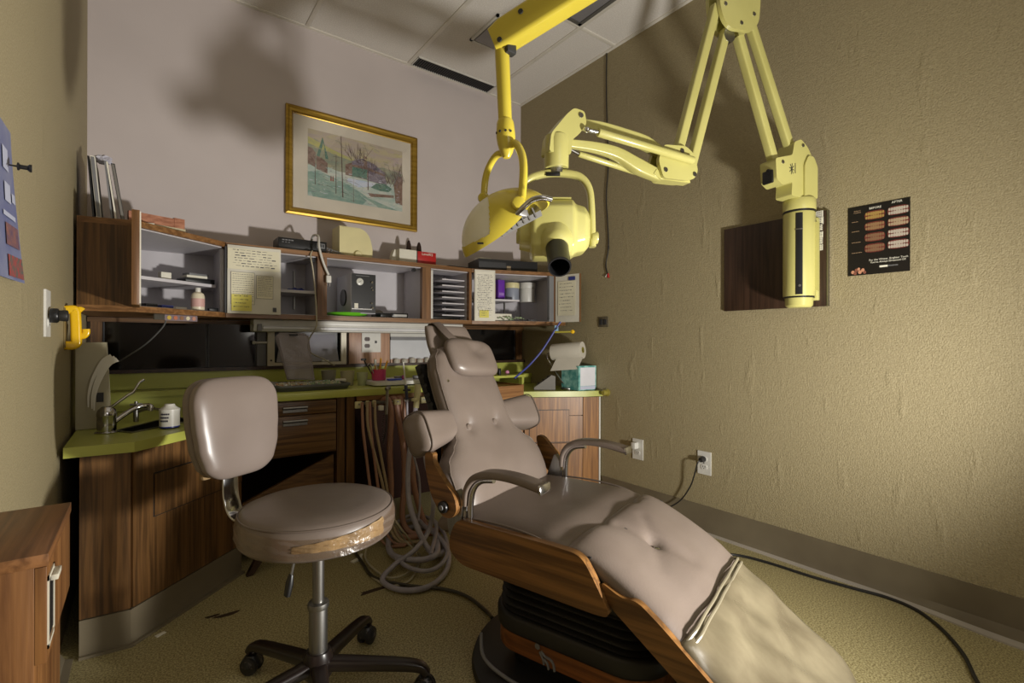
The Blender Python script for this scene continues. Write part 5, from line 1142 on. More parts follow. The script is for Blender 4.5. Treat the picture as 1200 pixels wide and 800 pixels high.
# radio
yb = 2.63
def ontop(u0, u1, vt, y, dp, bev=.003): 
    a = P(u0, vt, Y=y); b = P(u1, vt, Y=y); return M().bb((a.x, y, zt), (b.x, y+dp, a.z), bev=bev), a, b
m, a, b = ontop(326, 383, 277, yb, .12); t = T('radio', 'black radio with small white printing on top of the wall cabinets', 'radio', ((a.x+b.x)/2, yb, zt))
t.part('body', m, black); b2 = M()
for i in range(4): b2.bb((a.x+.018+i*.014, yb-.0008, a.z-.014), (a.x+.029+i*.014, yb, a.z-.009))
for i in range(3): b2.bb((a.x+.018+i*.014, yb-.0008, a.z-.024), (a.x+.026+i*.014, yb, a.z-.021))
t.part('lettering', b2, greyp)
pn = t.part('display', M().bb((b.x-.050, yb-.003, zt+.030), (b.x-.010, yb+.001, zt+.055), bev=.001), greyp)
b2 = M()
for i in range(3): b2.bb((b.x-.047+i*.012, yb-.0038, zt+.034), (b.x-.038+i*.012, yb-.003, zt+.050))
t.part('keys', b2, darkgrey, parent=pn)
t.part('foot', M().cyl((a.x+.02, yb+.03, zt-.0002), (a.x+.02, yb+.03, zt+.003), .008, n=10), black)
m = M()
for i in range(5): x = b.x+.008+i*.014; m.tube([(x-.02, yb+.03, zt+.002), (x, yb+.02, zt+.04-.004*i), (x+.02, yb+.02, zt+.02), (x+.05, yb+.01, zt+.003)], .0018, n=6, smooth=5)
S('wire_tangle', m, greyp, 'tangle of thin grey wires between the radio and the cream box', 'wires')
# cream box with rounded shoulder
y_ = 2.67; A_ = P(397.5, 264, Y=y_); B_ = P(430, 264, Y=y_); C_ = P(437, 290, Y=y_); xx0, xx1, zz1 = A_.x, C_.x, A_.z
t = T('cream_dispenser', 'cream plastic box with one rounded shoulder and a round knob on the cabinet top', 'dispenser', ((xx0+xx1)/2, y_, zt))
poly = [(xx0, zt), (xx1-.004, zt), (xx1-.002, zt+.06)]+[(xx1-.006-.07*(1-math.cos(a)), zt+.07+(zz1-zt-.072)*math.sin(a)) for a in [R(x) for x in (10, 25, 40, 55, 70, 82)]]+[(xx1-.075, zz1), (xx0, zz1)]
t.part('body', M().prism(poly, y_, y_+.12, mp=lambda a, b, d: (a, d, b)), cream)
ip = [(xx0+(a-xx0)*.93, zt+(b-zt)*.97) for a, b in poly]; t.part('front_plate', M().prism(ip, y_-.006, y_, mp=lambda a, b, d: (a, d, b)), cream)
t.part('knob', M().lathe([(0, 0), (.022, 0), (.022, .008), (.018, .014), (0, .016)], ((xx0+xx1)/2+.006, y_-.006, zt+.024), (0, -1, 0), n=28), cream)
rd = random.Random(9); m = M()
for i in range(7): x = xx1+.02+i*.028; m.box((x, 2.66+rd.uniform(-.01, .02), zt+.003+rd.random()*.003), (.03, .012, .005), rz=rd.uniform(-1, 1), bev=.001)
o = S('clip_pieces', m, greyp, 'scattered small clear clips on the cabinet top right of the cream box', 'clips'); o['kind'] = 'stuff'
m = M(); 
wp = [(0, 0), (.055, 0), (.06, .03), (.035, .06), (.012, .088), (0, .06), (-.012, .03)]
q = P(462, 298, Y=2.72)
S('white_torn_wrap', M().prism(arcs([(q.x+a, zt+b*1.15) for a, b in wp], .02), 2.735, 2.775, mp=lambda a, b, d: (a, d, b)), paperm, 'crumpled white wrapping standing behind the small white carton', 'wrapping')
def dome(u, v, y, w, lab):
    q = P(u, v, Y=y); hh = q.z-zt; m = M().lathe([(0, 0), (w, 0), (w, hh*.6), (w*.85, hh*.82), (w*.45, hh*.96), (0, hh)], (q.x, y, zt), n=20)
    S('brown_bottle', m, mat('dark_brown_glass', (44, 26, 22), rough=.2), lab, 'bottle', 'brown bottles behind the cartons')
dome(479, 281, 2.755, .016, 'dark brown rounded bottle standing behind the white carton'); dome(491, 283.5, 2.755, .0165, 'dark brown rounded bottle standing behind the red carton')
m, a, b = ontop(468, 488.5, 291, 2.69, .06, .002); S('white_carton', m, paperm, 'small white carton between the cream box and the red carton', 'carton')
m, a, b = ontop(489.5, 511, 294, 2.68, .06, .002); t = T('red_carton', 'small red carton with white lettering on top of the wall cabinets', 'carton', ((a.x+b.x)/2, 2.68, zt)); t.part('box', m, red)
m = M(); text(m, 'Level®2', (a.x+.027, 2.6792, a.z-.021), (1, 0, 0), (0, 0, 1), .022)
t.part('lettering', m, paperm); t.part('dark_side', M().bb((a.x-.0006, 2.682, zt+.001), (a.x-.0001, 2.738, a.z-.001)), rubber)
q = P(530, 308, Y=2.66); S('green_disc', M().lathe([(0, 0), (.017, 0), (.015, .008), (0, .010)], (q.x, 2.66, zt), n=16), limeg, 'small green cap lying on the cabinet top right of the red carton', 'cap')
S('dark_pad', M().box((1.545, 2.66, zt+.006), (.14, .10, .012), rz=.05, bev=.002), darkgrey, 'thin dark pad on the cabinet top left of the video recorder', 'pad')
# flat black player
t = T('video_recorder', 'flat black video recorder on the right end of the wall cabinets', 'recorder', (1.9, 2.7, zt))
v0, v1 = Vector((1.70, 2.62)), Vector((2.10, 2.52)); t.part('case', M().vboard(v0, v1, zt+.004, zt+.078, .22), black)
t.part('front_strip', M().vboard(v0-Vector((.0, .003)), v0.lerp(v1, .45)-Vector((0, .003)), zt+.02, zt+.06, .003), darkgrey); t.part('badge', M().vboard(v0.lerp(v1, .46)-Vector((0, .004)), v0.lerp(v1, .53)-Vector((0, .004)), zt+.008, zt+.04, .003), mat('tan_badge', (150, 130, 100), rough=.5))
t.part('foot', M().vboard(v0+Vector((.02, .02)), v1+Vector((-.02, .02)), zt, zt+.004, .18), black)
S('white_box_small', M().box((1.80, 2.72, zt+.0785+.012), (.09, .06, .022), bev=.002), paperm, 'small white box on top of the flat black recorder', 'box')
# hanging white cord with plug
t = T('power_cable', 'white power cord with plug hanging over the front of the wall cabinets', 'cord', (.71, 2.55, 1.2))
pp = [Vector((.72, 2.80, zt+.004)), P(366, 278, Y=2.70), P(373, 277, Y=2.62), P(374, 290, Y=2.56), P(379, 308, Y=2.552), P(385, 322, Y=2.552)]
t.part('cord', M().tube(pp, .006, smooth=6, n=10), whitep); q = pp[-1]; t.part('plug', M().box(q-Vector((0, 0, .022)), (.026, .016, .038), bev=.004), whitep); t.part('prongs', M().box(q-Vector((.006, 0, .05)), (.002, .006, .018)).box(q-Vector((-.006, 0, .05)), (.002, .006, .018)), steel)
pp = [Vector((.72, 2.76, zt+.004)), P(366, 294, Y=2.60), P(364, 300, Y=2.556), P(367, 318, Y=2.553), P(370, 350, Y=2.553), P(371, 372, Y=2.553), P(370, 384, Y=2.56), P(362, 398, Y=2.62), P(363, 412, Y=2.66), P(380, 421, Y=2.72), P(392, 428, Y=2.76)]
S('ivory_cable', M().tube(pp, .0035, smooth=6, n=8), mat('ivory_cord', (178, 170, 146), rough=.5), 'thin ivory cord drooping from the cabinet top to the hatch window', 'cord')
S('grey_cable', M().tube([P(195, 374, Y=2.50), P(190, 384, Y=2.55), P(172, 402, Y=2.66), P(150, 417, Y=2.76), P(139, 424, Y=2.869)], .003, smooth=6, n=8), greyp, 'thin grey cord hanging from the shade guide to the black glass', 'cord')
# shade guide strip under left cabinet
a = P(193, 368.5, Y=2.47); b = P(231.5, 368.5, Y=2.53)
t = T('shade_guide', 'metal strip with five coloured dots under the left wall cabinet', 'shade guide', (.13, 2.5, 1.03))
q0, q1 = Vector((a.x-.0, 2.455)), Vector((b.x, 2.535)); t.part('strip', M().vboard(q0, q1, 1.031, 1.0545, .006), mat('mauve_strip', (132, 118, 124), rough=.4))
t.part('end_clip', M().vboard(q0-Vector((.035, .028)), q0, 1.033, 1.0545, .006), steel); dn_ = (q1-q0).normalized(); nn2 = Vector((dn_.y, -dn_.x, 0))
for i, c in enumerate(((210, 180, 80), (196, 120, 90), (150, 110, 80), (220, 210, 180), (190, 140, 120))):
    p_ = q0.lerp(q1, .12+i*.19).to_3d(); p_.z = 1.043; t.part('dot', M().cyl(p_+nn2*.0002, p_+nn2*.002, .0085, n=18), mat('dot_%d' % i, c, rough=.4))
# ================================================================== inside the wall cabinets
zs = 1.2085; zb = ZB+.0255
S('small_white_box', M().box((.075, 2.60, zs+.017), (.040, .030, .034), rz=.4, bev=.002), paperm, 'tiny white box alone on the left cabinet shelf', 'box')
q = Vector((.20, 2.69)); 
S('black_case', M().box((q.x-.005, q.y, zs+.012), (.125, .09, .023), rz=.35, bev=.003), black, 'flat black case on the left cabinet shelf under the notebooks', 'case')
S('notebook', M().box((q.x-.012, q.y, zs+.0305), (.085, .07, .012), rz=.3, bev=.001), paperm, 'pale notebook lying on the black case in the left cabinet', 'notebook')
S('small_book', M().box((q.x-.005, q.y, zs+.042), (.09, .05, .010), rz=.5, bev=.001), greyp, 'small grey book on top of the pale notebook in the left cabinet', 'book')
q = P(232.5, 362, Y=2.535); q = Vector((q.x, 2.56, zb))
t = T('plastic_bottle', 'cream plastic bottle with a pink label in the left wall cabinet', 'bottle', q)
t.part('body', M().lathe([(0, 0), (.024, 0), (.026, .004), (.026, .062), (.022, .074), (.011, .082), (0, .082)], q, n=28), mat('cream_bottle', (222, 212, 186), rough=.35))
t.part('cap', M().cyl(q+Vector((0, 0, .082)), q+Vector((0, 0, .100)), .011, n=18, rnd=.001), whitep); t.part('label', M().cyl(q+Vector((0, 0, .016)), q+Vector((0, 0, .052)), .0264, n=28), mat('pink_label', (206, 164, 156), rough=.5))
rd = random.Random(3)
its = [('blue_card_box', 'small blue box lying in the left cabinet bottom', (.075, 2.505), (.05, .03, .014), blue, .6), ('grey_tin', 'small grey tin at the bottom left of the left cabinet', (.020, 2.49), (.045, .04, .018), darkgrey, .5),
       ('flat_white_box', 'flat white box right of the blue box in the left cabinet', (.125, 2.56), (.05, .03, .012), paperm, .6), ('black_clip', 'black clip lying right of the cream bottle', (.255, 2.60), (.04, .02, .016), black, .3)]
for nm_, lab, (x, y), s_, mt, rz in its: S(nm_, M().box((x, y, zb+s_[2]/2), s_, rz=rz, bev=.002), mt, lab, nm_.split('_')[-1])
# middle cabinet
S('blue_glove_heap', M().sheet(lambda a, b: Vector((.585+b*.10, 2.70+a*.03, 1.205+.016*(max(0, 1-a*a))**.5*(max(0, 1-(2*b-1)**2))**.5*(1+.3*math.sin(b*20)))), lambda a, b: Vector((.585+b*.10, 2.70+a*.03, 1.2045)), 12, 14), blue, 'dark blue crumpled pouch on the shelf left of the wood post', 'pouch')
t = T('control_unit', 'grey metal box with black gauge panel standing on the green tray', 'control unit', (.93, 2.68, 1.09))
ga = P(411.5, 319.5, Y=2.60); gb = P(440.5, 322, Y=2.60); gz = 1.096
t.part('case', M().bb((ga.x+.001, 2.601, gz), (gb.x, 2.84, ga.z), bev=.003), mat('light_grey_metal', (196, 196, 202), rough=.4))
fp = t.part('front_panel', M().bb((ga.x+.003, 2.5985, gz+.004), (gb.x-.002, 2.601, ga.z-.002)), black)
def FPt(u, v): return P(u, v, Y=2.598)
q = FPt(421.5, 330); t.part('gauge', M().lathe([(0, 0), (.019, 0), (.019, .005), (.017, .006), (0, .006)], q, (0, -1, 0), n=28), mat('gauge_face', (206, 206, 198), rough=.3), parent=fp); t.part('needle', M().box(q-Vector((0, .0068, 0)), (.018, .001, .0018), rot=Matrix.Rotation(-.7, 3, 'Y')), black, parent=fp)
for u, v, r_ in ((435.5, 331, .006), (435, 337, .004), (436, 340, .004), (435, 355.5, .005), (436, 361, .006)): q = FPt(u, v); t.part('knob', M().cyl(q, q-Vector((0, .010, 0)), r_, n=14), chrome, parent=fp)
m = M(); q = FPt(417.5, 322.5); 
for i in range(12): m.bb((q.x+i*.006, 2.5978, q.z-.002), (q.x+i*.006+.0045, 2.5984, q.z+.001))
t.part('printing', m, greyp, parent=fp); q = FPt(417.5, 358); t.part('paper_tag', M().box(q, (.020, .002, .026)), paperm, parent=fp)
q = FPt(424, 362); t.part('steel_strip', M().box(q, (.11, .003, .005)), steel, parent=fp)
t.part('round_vent', M().cyl((ga.x-.006, 2.72, gz+.09), (ga.x+.002, 2.72, gz+.09), .045, n=28), black)
zc = gz
m = M().lathe([(0, 0), (.088, 0), (.104, .012), (.107, .020), (.103, .0205), (.085, .005), (0, .005)], (0, 0, 0), n=48); m.v = [Vector((v.x*1.02+.895, v.y*1.0+2.70, v.z+zb+.0002)) for v in m.v]
gt = S('green_tray', m, limeg, 'bright lime green plastic tray under the grey gauge box', 'tray')
for v_ in range(0): pass
S('grey_bowl', M().lathe([(0, 0), (.03, 0), (.036, .02), (.030, .038), (.012, .048), (0, .050)], (1.075, 2.72, zb), n=20), mat('dusty_grey', (130, 124, 114), rough=.7), 'grey rounded rubber bowl right of the green tray', 'bowl')
S('black_charger', M().box((1.075, 2.625, zb+.012), (.075, .06, .024), rz=.2, bev=.005), black, 'lumpy black charger in front of the grey bowl', 'charger')
t = T('tape_deck', 'small flat black device with silver front right of the green tray', 'device', (1.15, 2.65, zb)); t.part('body', M().bb((1.115, 2.61, zb), (1.215, 2.70, zb+.026), bev=.003), black); t.part('silver_front', M().bb((1.125, 2.6075, zb+.006), (1.205, 2.61, zb+.019)), steel)
# slot bay
S('black_tray', M().box((1.46, 2.70, zb+.009), (.21, .16, .018), bev=.003), black, 'flat black tray at the bottom of the slotted compartment', 'tray')
S('silver_instrument', M().cyl((1.40, 2.66, 1.142), (1.50, 2.70, 1.137), .004, n=10), chrome, 'silver instrument lying in the slotted compartment', 'instrument')
# right cabinet
zr = 1.2225
q = P(589, 338, Y=2.70)
t = T('purple_box', 'small upright purple box on the right cabinet shelf', 'box', (1.85, 2.68, zr))
def rs(u0, u1, vt, y, dp): a = P(u0, vt, Y=y); b = P(u1, vt, Y=y); return (a.x, y, zr), (b.x, y+dp, a.z)
a, b = rs(584, 591.5, 327.5, 2.66, .05); t.part('carton', M().bb(a, b, bev=.001), purple); t.part('pale_print', M().bb((a[0]+.006, 2.6592, a[2]+.03), (b[0]-.006, 2.66, a[2]+.05)), mat('lilac', (160, 120, 200), rough=.5))
a, b = rs(578, 583.5, 330, 2.665, .05); S('amber_bottle', M().cyl(((a[0]+b[0])/2, 2.685, zr), ((a[0]+b[0])/2, 2.685, b[2]-.01), .014, n=18, rnd=.003).cyl(((a[0]+b[0])/2, 2.685, b[2]-.011), ((a[0]+b[0])/2, 2.685, b[2]), .009, n=14), mat('amber_glass', (110, 74, 30), rough=.2), 'little amber bottle left of the purple box', 'bottle')
def jar(u0, u1, vt, y, lab, mt, lid):
    a = P(u0, vt, Y=y); b = P(u1, vt, Y=y); cx = (a.x+b.x)/2; r_ = (b.x-a.x)/2*.97; hh = a.z-zr; t = T('jar', lab, 'jar', (cx, y, zr))
    t.part('jar_body', M().cyl((cx, y, zr), (cx, y, zr+hh*.72), r_*.95, n=28, rnd=.003), mt); t.part('lid', M().cyl((cx, y, zr+hh*.70), (cx, y, zr+hh), r_, n=28, rnd=.003), lid)
jar(592.5, 607, 331, 2.70, 'round jar with a cream lid on the shelf beside the purple box', mat('blue_grey_plastic', (150, 156, 170), rough=.4), cream); jar(610, 625.5, 331, 2.70, 'white jar rightmost on the right cabinet shelf', whitep, whitep)
S('paper_stack', M().box((1.82, 2.60, zb+.022), (.17, .12, .044), rz=-.2, bev=.003), paperm, 'stack of white papers at the bottom of the right cabinet', 'papers')
rd = random.Random(21); m = M()
for i in range(14): m.box((1.80+i*.012+rd.uniform(-.01, .01), 2.53+rd.uniform(-.012, .012)-i*.003, zb+.008+rd.random()*.014), (.035, .008, .006), rz=rd.uniform(0, 3), bev=.001)
o = S('green_bits', m, mat('leaf_green', (70, 120, 50), (150, 160, 130), sc=(40, 40, 40), rough=.5), 'heap of green and grey bits before the papers in the right cabinet', 'bits'); o['kind'] = 'stuff'
S('dark_scissors', M().box((2.02, 2.47, zb+.006), (.06, .016, .010), rz=-.3, bev=.002).cyl((1.99, 2.475, zb+.002), (1.99, 2.475, zb+.010), .012, n=12), darkgrey, 'small dark instrument at the bottom of the right cabinet', 'instrument')
# under the right cabinet
q = P(652, 382, Y=2.43); S('light_blue_tag', M().box((q.x, 2.43, 1.0298), (.032, .006, .051), bev=.001), mat('light_blue_card', (150, 190, 214), rough=.5), 'light blue tag hanging under the right wall cabinet', 'tag')
a = P(652, 389, Y=2.30); b = P(670, 388.5, Y=2.20)
t = T('yellow_holder', 'yellow rod with round end under the right wall cabinet', 'rod', (b.x, 2.2, b.z)); a = PF(650, 389, 2.95); b = PF(671, 388.5, 2.95); b.x = min(b.x, XR-.03)
t.part('rod', M().cyl(a, b, .006, n=12), mat('olive_yellow', (150, 140, 30), rough=.4)); t.part('ball', M().lathe([(0, -.013), (.009, -.010), (.013, 0), (.009, .010), (0, .013)], b, (1, 0, 0), n=18), yellowp)
S('blue_cable', M().tube([PF(657, 377, 3.05), PF(652, 384, 3.05), PF(644, 397, 3.05), PF(634, 412, 3.05), PF(621, 427, 3.03), PF(610, 437, 2.98), PF(603, 443, 2.95)], .006, smooth=6, n=10), bluec, 'blue cord looping down from under the right wall cabinet to the counter', 'cord')
# ================================================================== right counter
zr2 = .6505
q = Vector((1.99, 2.33)); cr = PF(680, 455, 2.93)
t = T('tissue_box', 'teal and white tissue box on the right corner counter', 'tissue box', (2.13, 2.26, zr2))
A_, B_, C_ = P(658, 455, Z=zr2), P(678, 457.5, Z=zr2), P(700, 453.5, Z=zr2)
A_ = PF(658, 452, 3.09); B_ = PF(678, 456.0, 2.975); C_ = PF(699.5, 453, 3.05)
hgt = .150; A2_ = Vector((A_.x, A_.y)); B2_ = Vector((B_.x, B_.y)); C2_ = Vector((min(C_.x, XR-.006), C_.y)); D2_ = A2_+C2_-B2_; D2_.x = min(D2_.x, XR-.006)
t.part('box', M().prism([A2_, B2_, C2_, D2_], zr2, zr2+hgt), teal)
dd = (C2_-B2_).normalized(); nn3 = Vector((dd.y, -dd.x)); pz = [B2_+dd*.012+nn3*.0008, C2_-dd*.008+nn3*.0008]
t.part('white_panel', M().vboard(pz[0]+nn3*.001, pz[1]+nn3*.001, zr2+.028, zr2+hgt-.010, .001), mat('tissue_white', (222, 222, 228), rough=.6)); t.part('bottom_band', M().vboard(pz[0]+nn3*.0012, pz[1]+nn3*.0012, zr2+.006, zr2+.026, .001), mat('pale_lilac', (196, 200, 222), rough=.6))
ctr = (A2_+B2_+C2_+D2_)/4; t.part('top_opening', M().lathe([(0, 0), (.03, 0), (.03, .0008), (0, .0008)], (ctr.x, ctr.y, zr2+hgt), n=24), paperm)
# paper roll on its wire stand behind the box
e0 = PF(648, 413, 3.12); e1 = PF(683, 410, 3.02); e1.x = min(e1.x, XR-.035)
t = T('paper_roll', 'roll of translucent white paper lying above the tissue box', 'paper roll', (e0.x, e0.y, .80))
ax_ = (e1-e0).normalized(); t.part('roll', M().lathe([(.014, 0), (.052, .0), (.053, .004), (.053, (e1-e0).length-.004), (.052, (e1-e0).length), (.014, (e1-e0).length), (.014, 0)], e0, ax_, n=40), mat('waxed_paper', (206, 200, 186), rough=.4))
t.part('core', M().lathe([(.013, -.001), (.019, -.001), (.019, (e1-e0).length+.002), (.013, (e1-e0).length+.002), (.013, -.001)], e0, ax_, n=24), mat('olive_card', (140, 130, 50), rough=.6))
t.part('loose_end', M().sheet(lambda a, b: e0.lerp(e1, .06+.9*(a+1)/2)+Vector((-.02-.03*b, -.035+.02*b, -.04-.075*b)), lambda a, b: e0.lerp(e1, .06+.9*(a+1)/2)+Vector((-.0195-.03*b, -.034+.02*b, -.0405-.075*b)), 6, 8), mat('waxed_paper', (206, 200, 186)))
st2 = T('wire_stand', 'chrome wire stand carrying the paper roll behind the tissue box', 'stand', ((e0.x+e1.x)/2, (e0.y+e1.y)/2, zr2))
bx = (e0+e1)/2; bx.z = zr2
st2.part('base', M().cyl(Vector((bx.x, bx.y, zr2)), Vector((bx.x, bx.y, zr2+.012)), .04, n=28, rnd=.003), steel)
st2.part('wire', M().tube([Vector((bx.x, bx.y, zr2+.01)), Vector((bx.x-.02, bx.y+.03, zr2+.05)), e0+Vector((-.04, .0, -.045)), e0-ax_*.03, e0, e1], .0045, n=10, smooth=5), chrome)
m = M(); a = P(628, 455, Z=zr2); c = Vector((1.995, 2.325, zr2))
t = T('desk_device', 'grey slanted desk device left of the tissue box', 'device', c)
rot = Matrix.Rotation(-.65, 3, 'Z') @ Matrix.Rotation(.0, 3, 'X')
t.part('body', M().prism([(-.065, .0), (.065, 0), (.065, .085), (.042, .092), (-.065, .016)], -.05, .05, mp=lambda a, b, d: c+Vector((a*.8+d*.6, -a*.6+d*.8, b))), mat('smoky_grey_plastic', (122, 118, 112), rough=.3))
m = M()
for i in range(3):
    for j in range(3):
        f = -.035+i*.030; z_ = .016+(f+.065)/.107*.076+.0005; p_ = c+Vector((f*.8+(-.022+j*.022)*.6, -f*.6+(-.022+j*.022)*.8, z_+.002)); m.box(p_, (.016, .012, .004), rz=-.65)
t.part('keys', m, darkgrey)
S('pink_ball', M().lathe([(0, 0), (.012, .004), (.014, .013), (.009, .023), (0, .026)], (1.875, 2.55, .7385), n=18), mat('light_pink', (222, 150, 186), rough=.4), 'small pink putty ball on the raised right shelf', 'putty')
S('black_stand', M().box((1.775, 2.50, .738+.022), (.012, .03, .042), bev=.002), black, 'tiny black stand on the raised shelf beside the headrest', 'stand')
# ================================================================== middle counter
zc = .7205
t = T('instrument_case', 'grey case with raised clear lid full of small parts on the counter', 'case', (.62, 2.5, zc))
A_ = P(322, 455, Y=2.36); 
cx0, cx1, cy0, cy1 = .465, .80, 2.345, 2.60
t.part('base', M().prism(rrect((cx1-cx0)/2, (cy1-cy0)/2, .03, 4), 0, .018, mp=lambda a, b, d: Vector(((cx0+cx1)/2+a*(.94+.06*d/.018), (cy0+cy1)/2+b*(.92+.08*d/.018), zc+d))), mat('dark_grey_tray', (84, 86, 82), rough=.4))
rim = [Vector(((cx0+cx1)/2+a, (cy0+cy1)/2+b, zc+.022)) for a, b in rrect((cx1-cx0)/2, (cy1-cy0)/2, .03, 4)]; t.part('rim', M().sweep(rim, rrect(.004, .006, .002, 2), closed=True), mat('dark_grey_tray', (84, 86, 82)))
lid_m = bpy.data.materials.new('clear_lid'); lid_m.use_nodes = True; nt = lid_m.node_tree; N = nt.nodes; N.remove(N['Principled BSDF']); tr = N.new('ShaderNodeBsdfTransparent'); tr.inputs[0].default_value = (.72, .68, .68, 1); g_ = N.new('ShaderNodeBsdfPrincipled'); g_.inputs['Roughness'].default_value = .25; g_.inputs['Base Color'].default_value = (.42, .38, .38, 1)
mx = N.new('ShaderNodeMixShader'); mx.inputs[0].default_value = .38; tc = N.new('ShaderNodeTexCoord'); nz = N.new('ShaderNodeTexNoise'); nz.inputs['Scale'].default_value = 18; bp = N.new('ShaderNodeBump'); bp.inputs['Strength'].default_value = .8; bp.inputs['Distance'].default_value = .01
nt.links.new(tc.outputs['Object'], nz.inputs['Vector']); nt.links.new(nz.outputs['Fac'], bp.inputs['Height']); nt.links.new(bp.outputs[0], g_.inputs['Normal'])
nt.links.new(tr.outputs[0], mx.inputs[1]); nt.links.new(g_.outputs[0], mx.inputs[2]); nt.links.new(mx.outputs[0], N['Material Output'].inputs[0])
l0 = P(336, 445, Y=2.47); l1 = P(369, 445, Y=2.47); l2 = P(361.5, 393, Y=2.50); l3 = P(324.5, 392, Y=2.50)
lx0, lx1 = l0.x, l1.x
def LIDP(a, b, d): q = (l0.lerp(l1, a)).lerp(l3.lerp(l2, a), b); return q+Vector((0, -1, .1))*d
m = M(); m.prism([(0, 0), (1, 0), (1, 1), (0, 1)], 0, .002, mp=LIDP)
ld = t.part('lid', m, lid_m)
m = M(); rm = [LIDP(a, b, .0) for a, b in ((.03, .02), (.97, .02), (.97, .96), (.9, 1), (.1, 1), (.03, .96))]; m.sweep(rm, [(-.003, 0), (-.003, .014), (.003, .014), (.003, 0)], up=(0, -1, 0), closed=True); t.part('lid_rim', m, lid_m, parent=ld)
t.part('lid_latch', M().box(LIDP(.5, 1.0, .012), (.035, .012, .008), bev=.002), black, parent=ld)
m = M(); rd = random.Random(33)
mats_b = [mat('bead_ivory', (214, 206, 170), rough=.5), mat('bead_pale_green', (160, 190, 150), rough=.5), mat('bead_tan', (196, 150, 110), rough=.5), mat('bead_white', (226, 226, 220), rough=.4)]
for i in range(240):
    x = rd.uniform(.49, .775); y = rd.uniform(2.37, 2.575); m.box((x, y, zc+.0225+rd.random()*.006), (.010, .006, .007), rz=rd.uniform(0, 3), rot=None, bev=0, mi=rd.choice([0, 0, 1, 1, 3]) if x > .62 else rd.choice([0, 2, 3]))
o = t.part('small_parts', m, mats_b); o['kind'] = 'stuff'
S('grey_plastic_bag', M().sheet(lambda a, b: Vector((.40+b*.13, 2.50+a*.07, zc+.004+.035*(max(0, 1-a*a))**.5*(max(0, 1-(2*b-1)**2))**.5*(.8+.3*math.sin(b*9+a*4)))), lambda a, b: Vector((.40+b*.13, 2.50+a*.07, zc)), 16, 16), mat('frosted_bag', (150, 148, 140), rough=.4), 'grey crumpled plastic bag left of the clear lidded case', 'bag')
def cup(x, y, r_, h_, mt, lab, name='plastic_cup', cat='cup', z=zc):
    t = T(name, lab, cat, (x, y, z)); t.part('cup', M().lathe([(0, 0), (r_*.8, 0), (r_, h_), (r_*.93, h_), (r_*.75, .003), (0, .003)], (x, y, z), n=28), mt); return t
fr_cup = mat('cloudy_plastic', (176, 168, 134), rough=.35)
c1 = cup(.845, 2.54, .036, .074, fr_cup, 'cloudy plastic cup second from the left behind the small parts'); cup(.78, 2.64, .038, .074, mat('cloudy_plastic_grey', (150, 146, 130), rough=.35), 'wider cloudy cup at the back beside the hatch'); cup(.908, 2.50, .028, .066, mat('cloudy_green_plastic', (176, 182, 140), rough=.35), 'narrow greenish cup nearest the pink pencil cup')
S('white_squeeze_tube', M().box((.80, 2.51, zc+.03), (.055, .018, .016), rz=-.5, bev=.006).box((.78, 2.53, zc+.012), (.05, .04, .022), rz=.4, bev=.006), paperm, 'white twisted packet lying at the right end of the case', 'packet')
# white delivery tray with things on it
t = T('instrument_tray', 'long flat white instrument tray on the middle counter', 'tray', (1.15, 2.45, zc))
t.part('tray', M().prism(rrect(.215, .085, .03, 4), 0, .018, mp=lambda a, b, d: Vector((1.135+a, 2.44+b, zc+.006+d))), whitep); t.part('foot', M().bb((1.0, 2.39, zc), (1.27, 2.49, zc+.006)), greyp)
zt2 = zc+.0245
q = Vector((.985, 2.47, zt2))
t = T('pencil_cup', 'glossy pink pencil cup on the left end of the white tray', 'pencil cup', q)
t.part('cup', M().lathe([(0, 0), (.032, 0), (.036, .006), (.037, .052), (.0385, .056), (.0355, .056), (.034, .008), (0, .006)], q, n=32), pink)
for i, (dx, dy, tx, ty, l, mt, cl, lab) in enumerate(((-.012, 0, -.10, 0, .10, orange, 'pencil', 'leftmost yellow pencil in the pink cup'), (.006, .008, .08, .0, .105, orange, 'pencil', 'middle yellow pencil in the pink cup'), (.018, -.004, .32, .05, .095, orange, 'pencil', 'yellow pencil leaning farthest right in the pink cup'), (-.02, .006, -.55, .1, .115, black, 'brush', 'black handled tool leaning left out of the pink cup'), (-.002, -.01, -.28, -.1, .09, paperm, 'toothbrush', 'white toothbrush upright in the pink cup'), (-.016, -.006, -.5, -.2, .085, chrome, 'probe', 'chrome probe leaning left in the pink cup'))):
    p0 = q+Vector((dx, dy, .008)); dr = Vector((tx, ty, 1)).normalized(); p1 = p0+dr*l; o = T(cl, lab, cl, p0)
    o.part('shaft', M().cyl(p0, p1, .0052 if mt is orange else .0034, n=8), mt)
    if cl == 'toothbrush': o.part('bristle_head', M().box(p1, (.012, .010, .03), bev=.002), whitep)
    elif cl == 'brush': o.part('brush_tip', M().box(p1, (.028, .012, .012), bev=.004), black)
    elif cl == 'pencil': o.part('point', M().cyl(p1, p1+dr*.010, .0038, .0005, n=8), mat('pencil_wood', (226, 190, 140), rough=.6))
    else: o.part('hook', M().tube([p1, p1+Vector((-.008, 0, .006)), p1+Vector((-.014, 0, -.004))], .0015, n=6, smooth=3), chrome)
S('blue_wrapper', M().box((1.045, 2.41, zt2+.005), (.075, .03, .009), rz=.12, bev=.003), mat('bright_blue', (60, 76, 180), rough=.35), 'blue wrapper lying on the white tray right of the pink cup', 'wrapper')
S('magenta_vial', M().cyl((1.115, 2.45, zt2), (1.115, 2.45, zt2+.022), .010, n=18, rnd=.002), mat('dark_magenta', (130, 40, 90), rough=.3), 'small dark magenta vial on the white tray', 'vial')
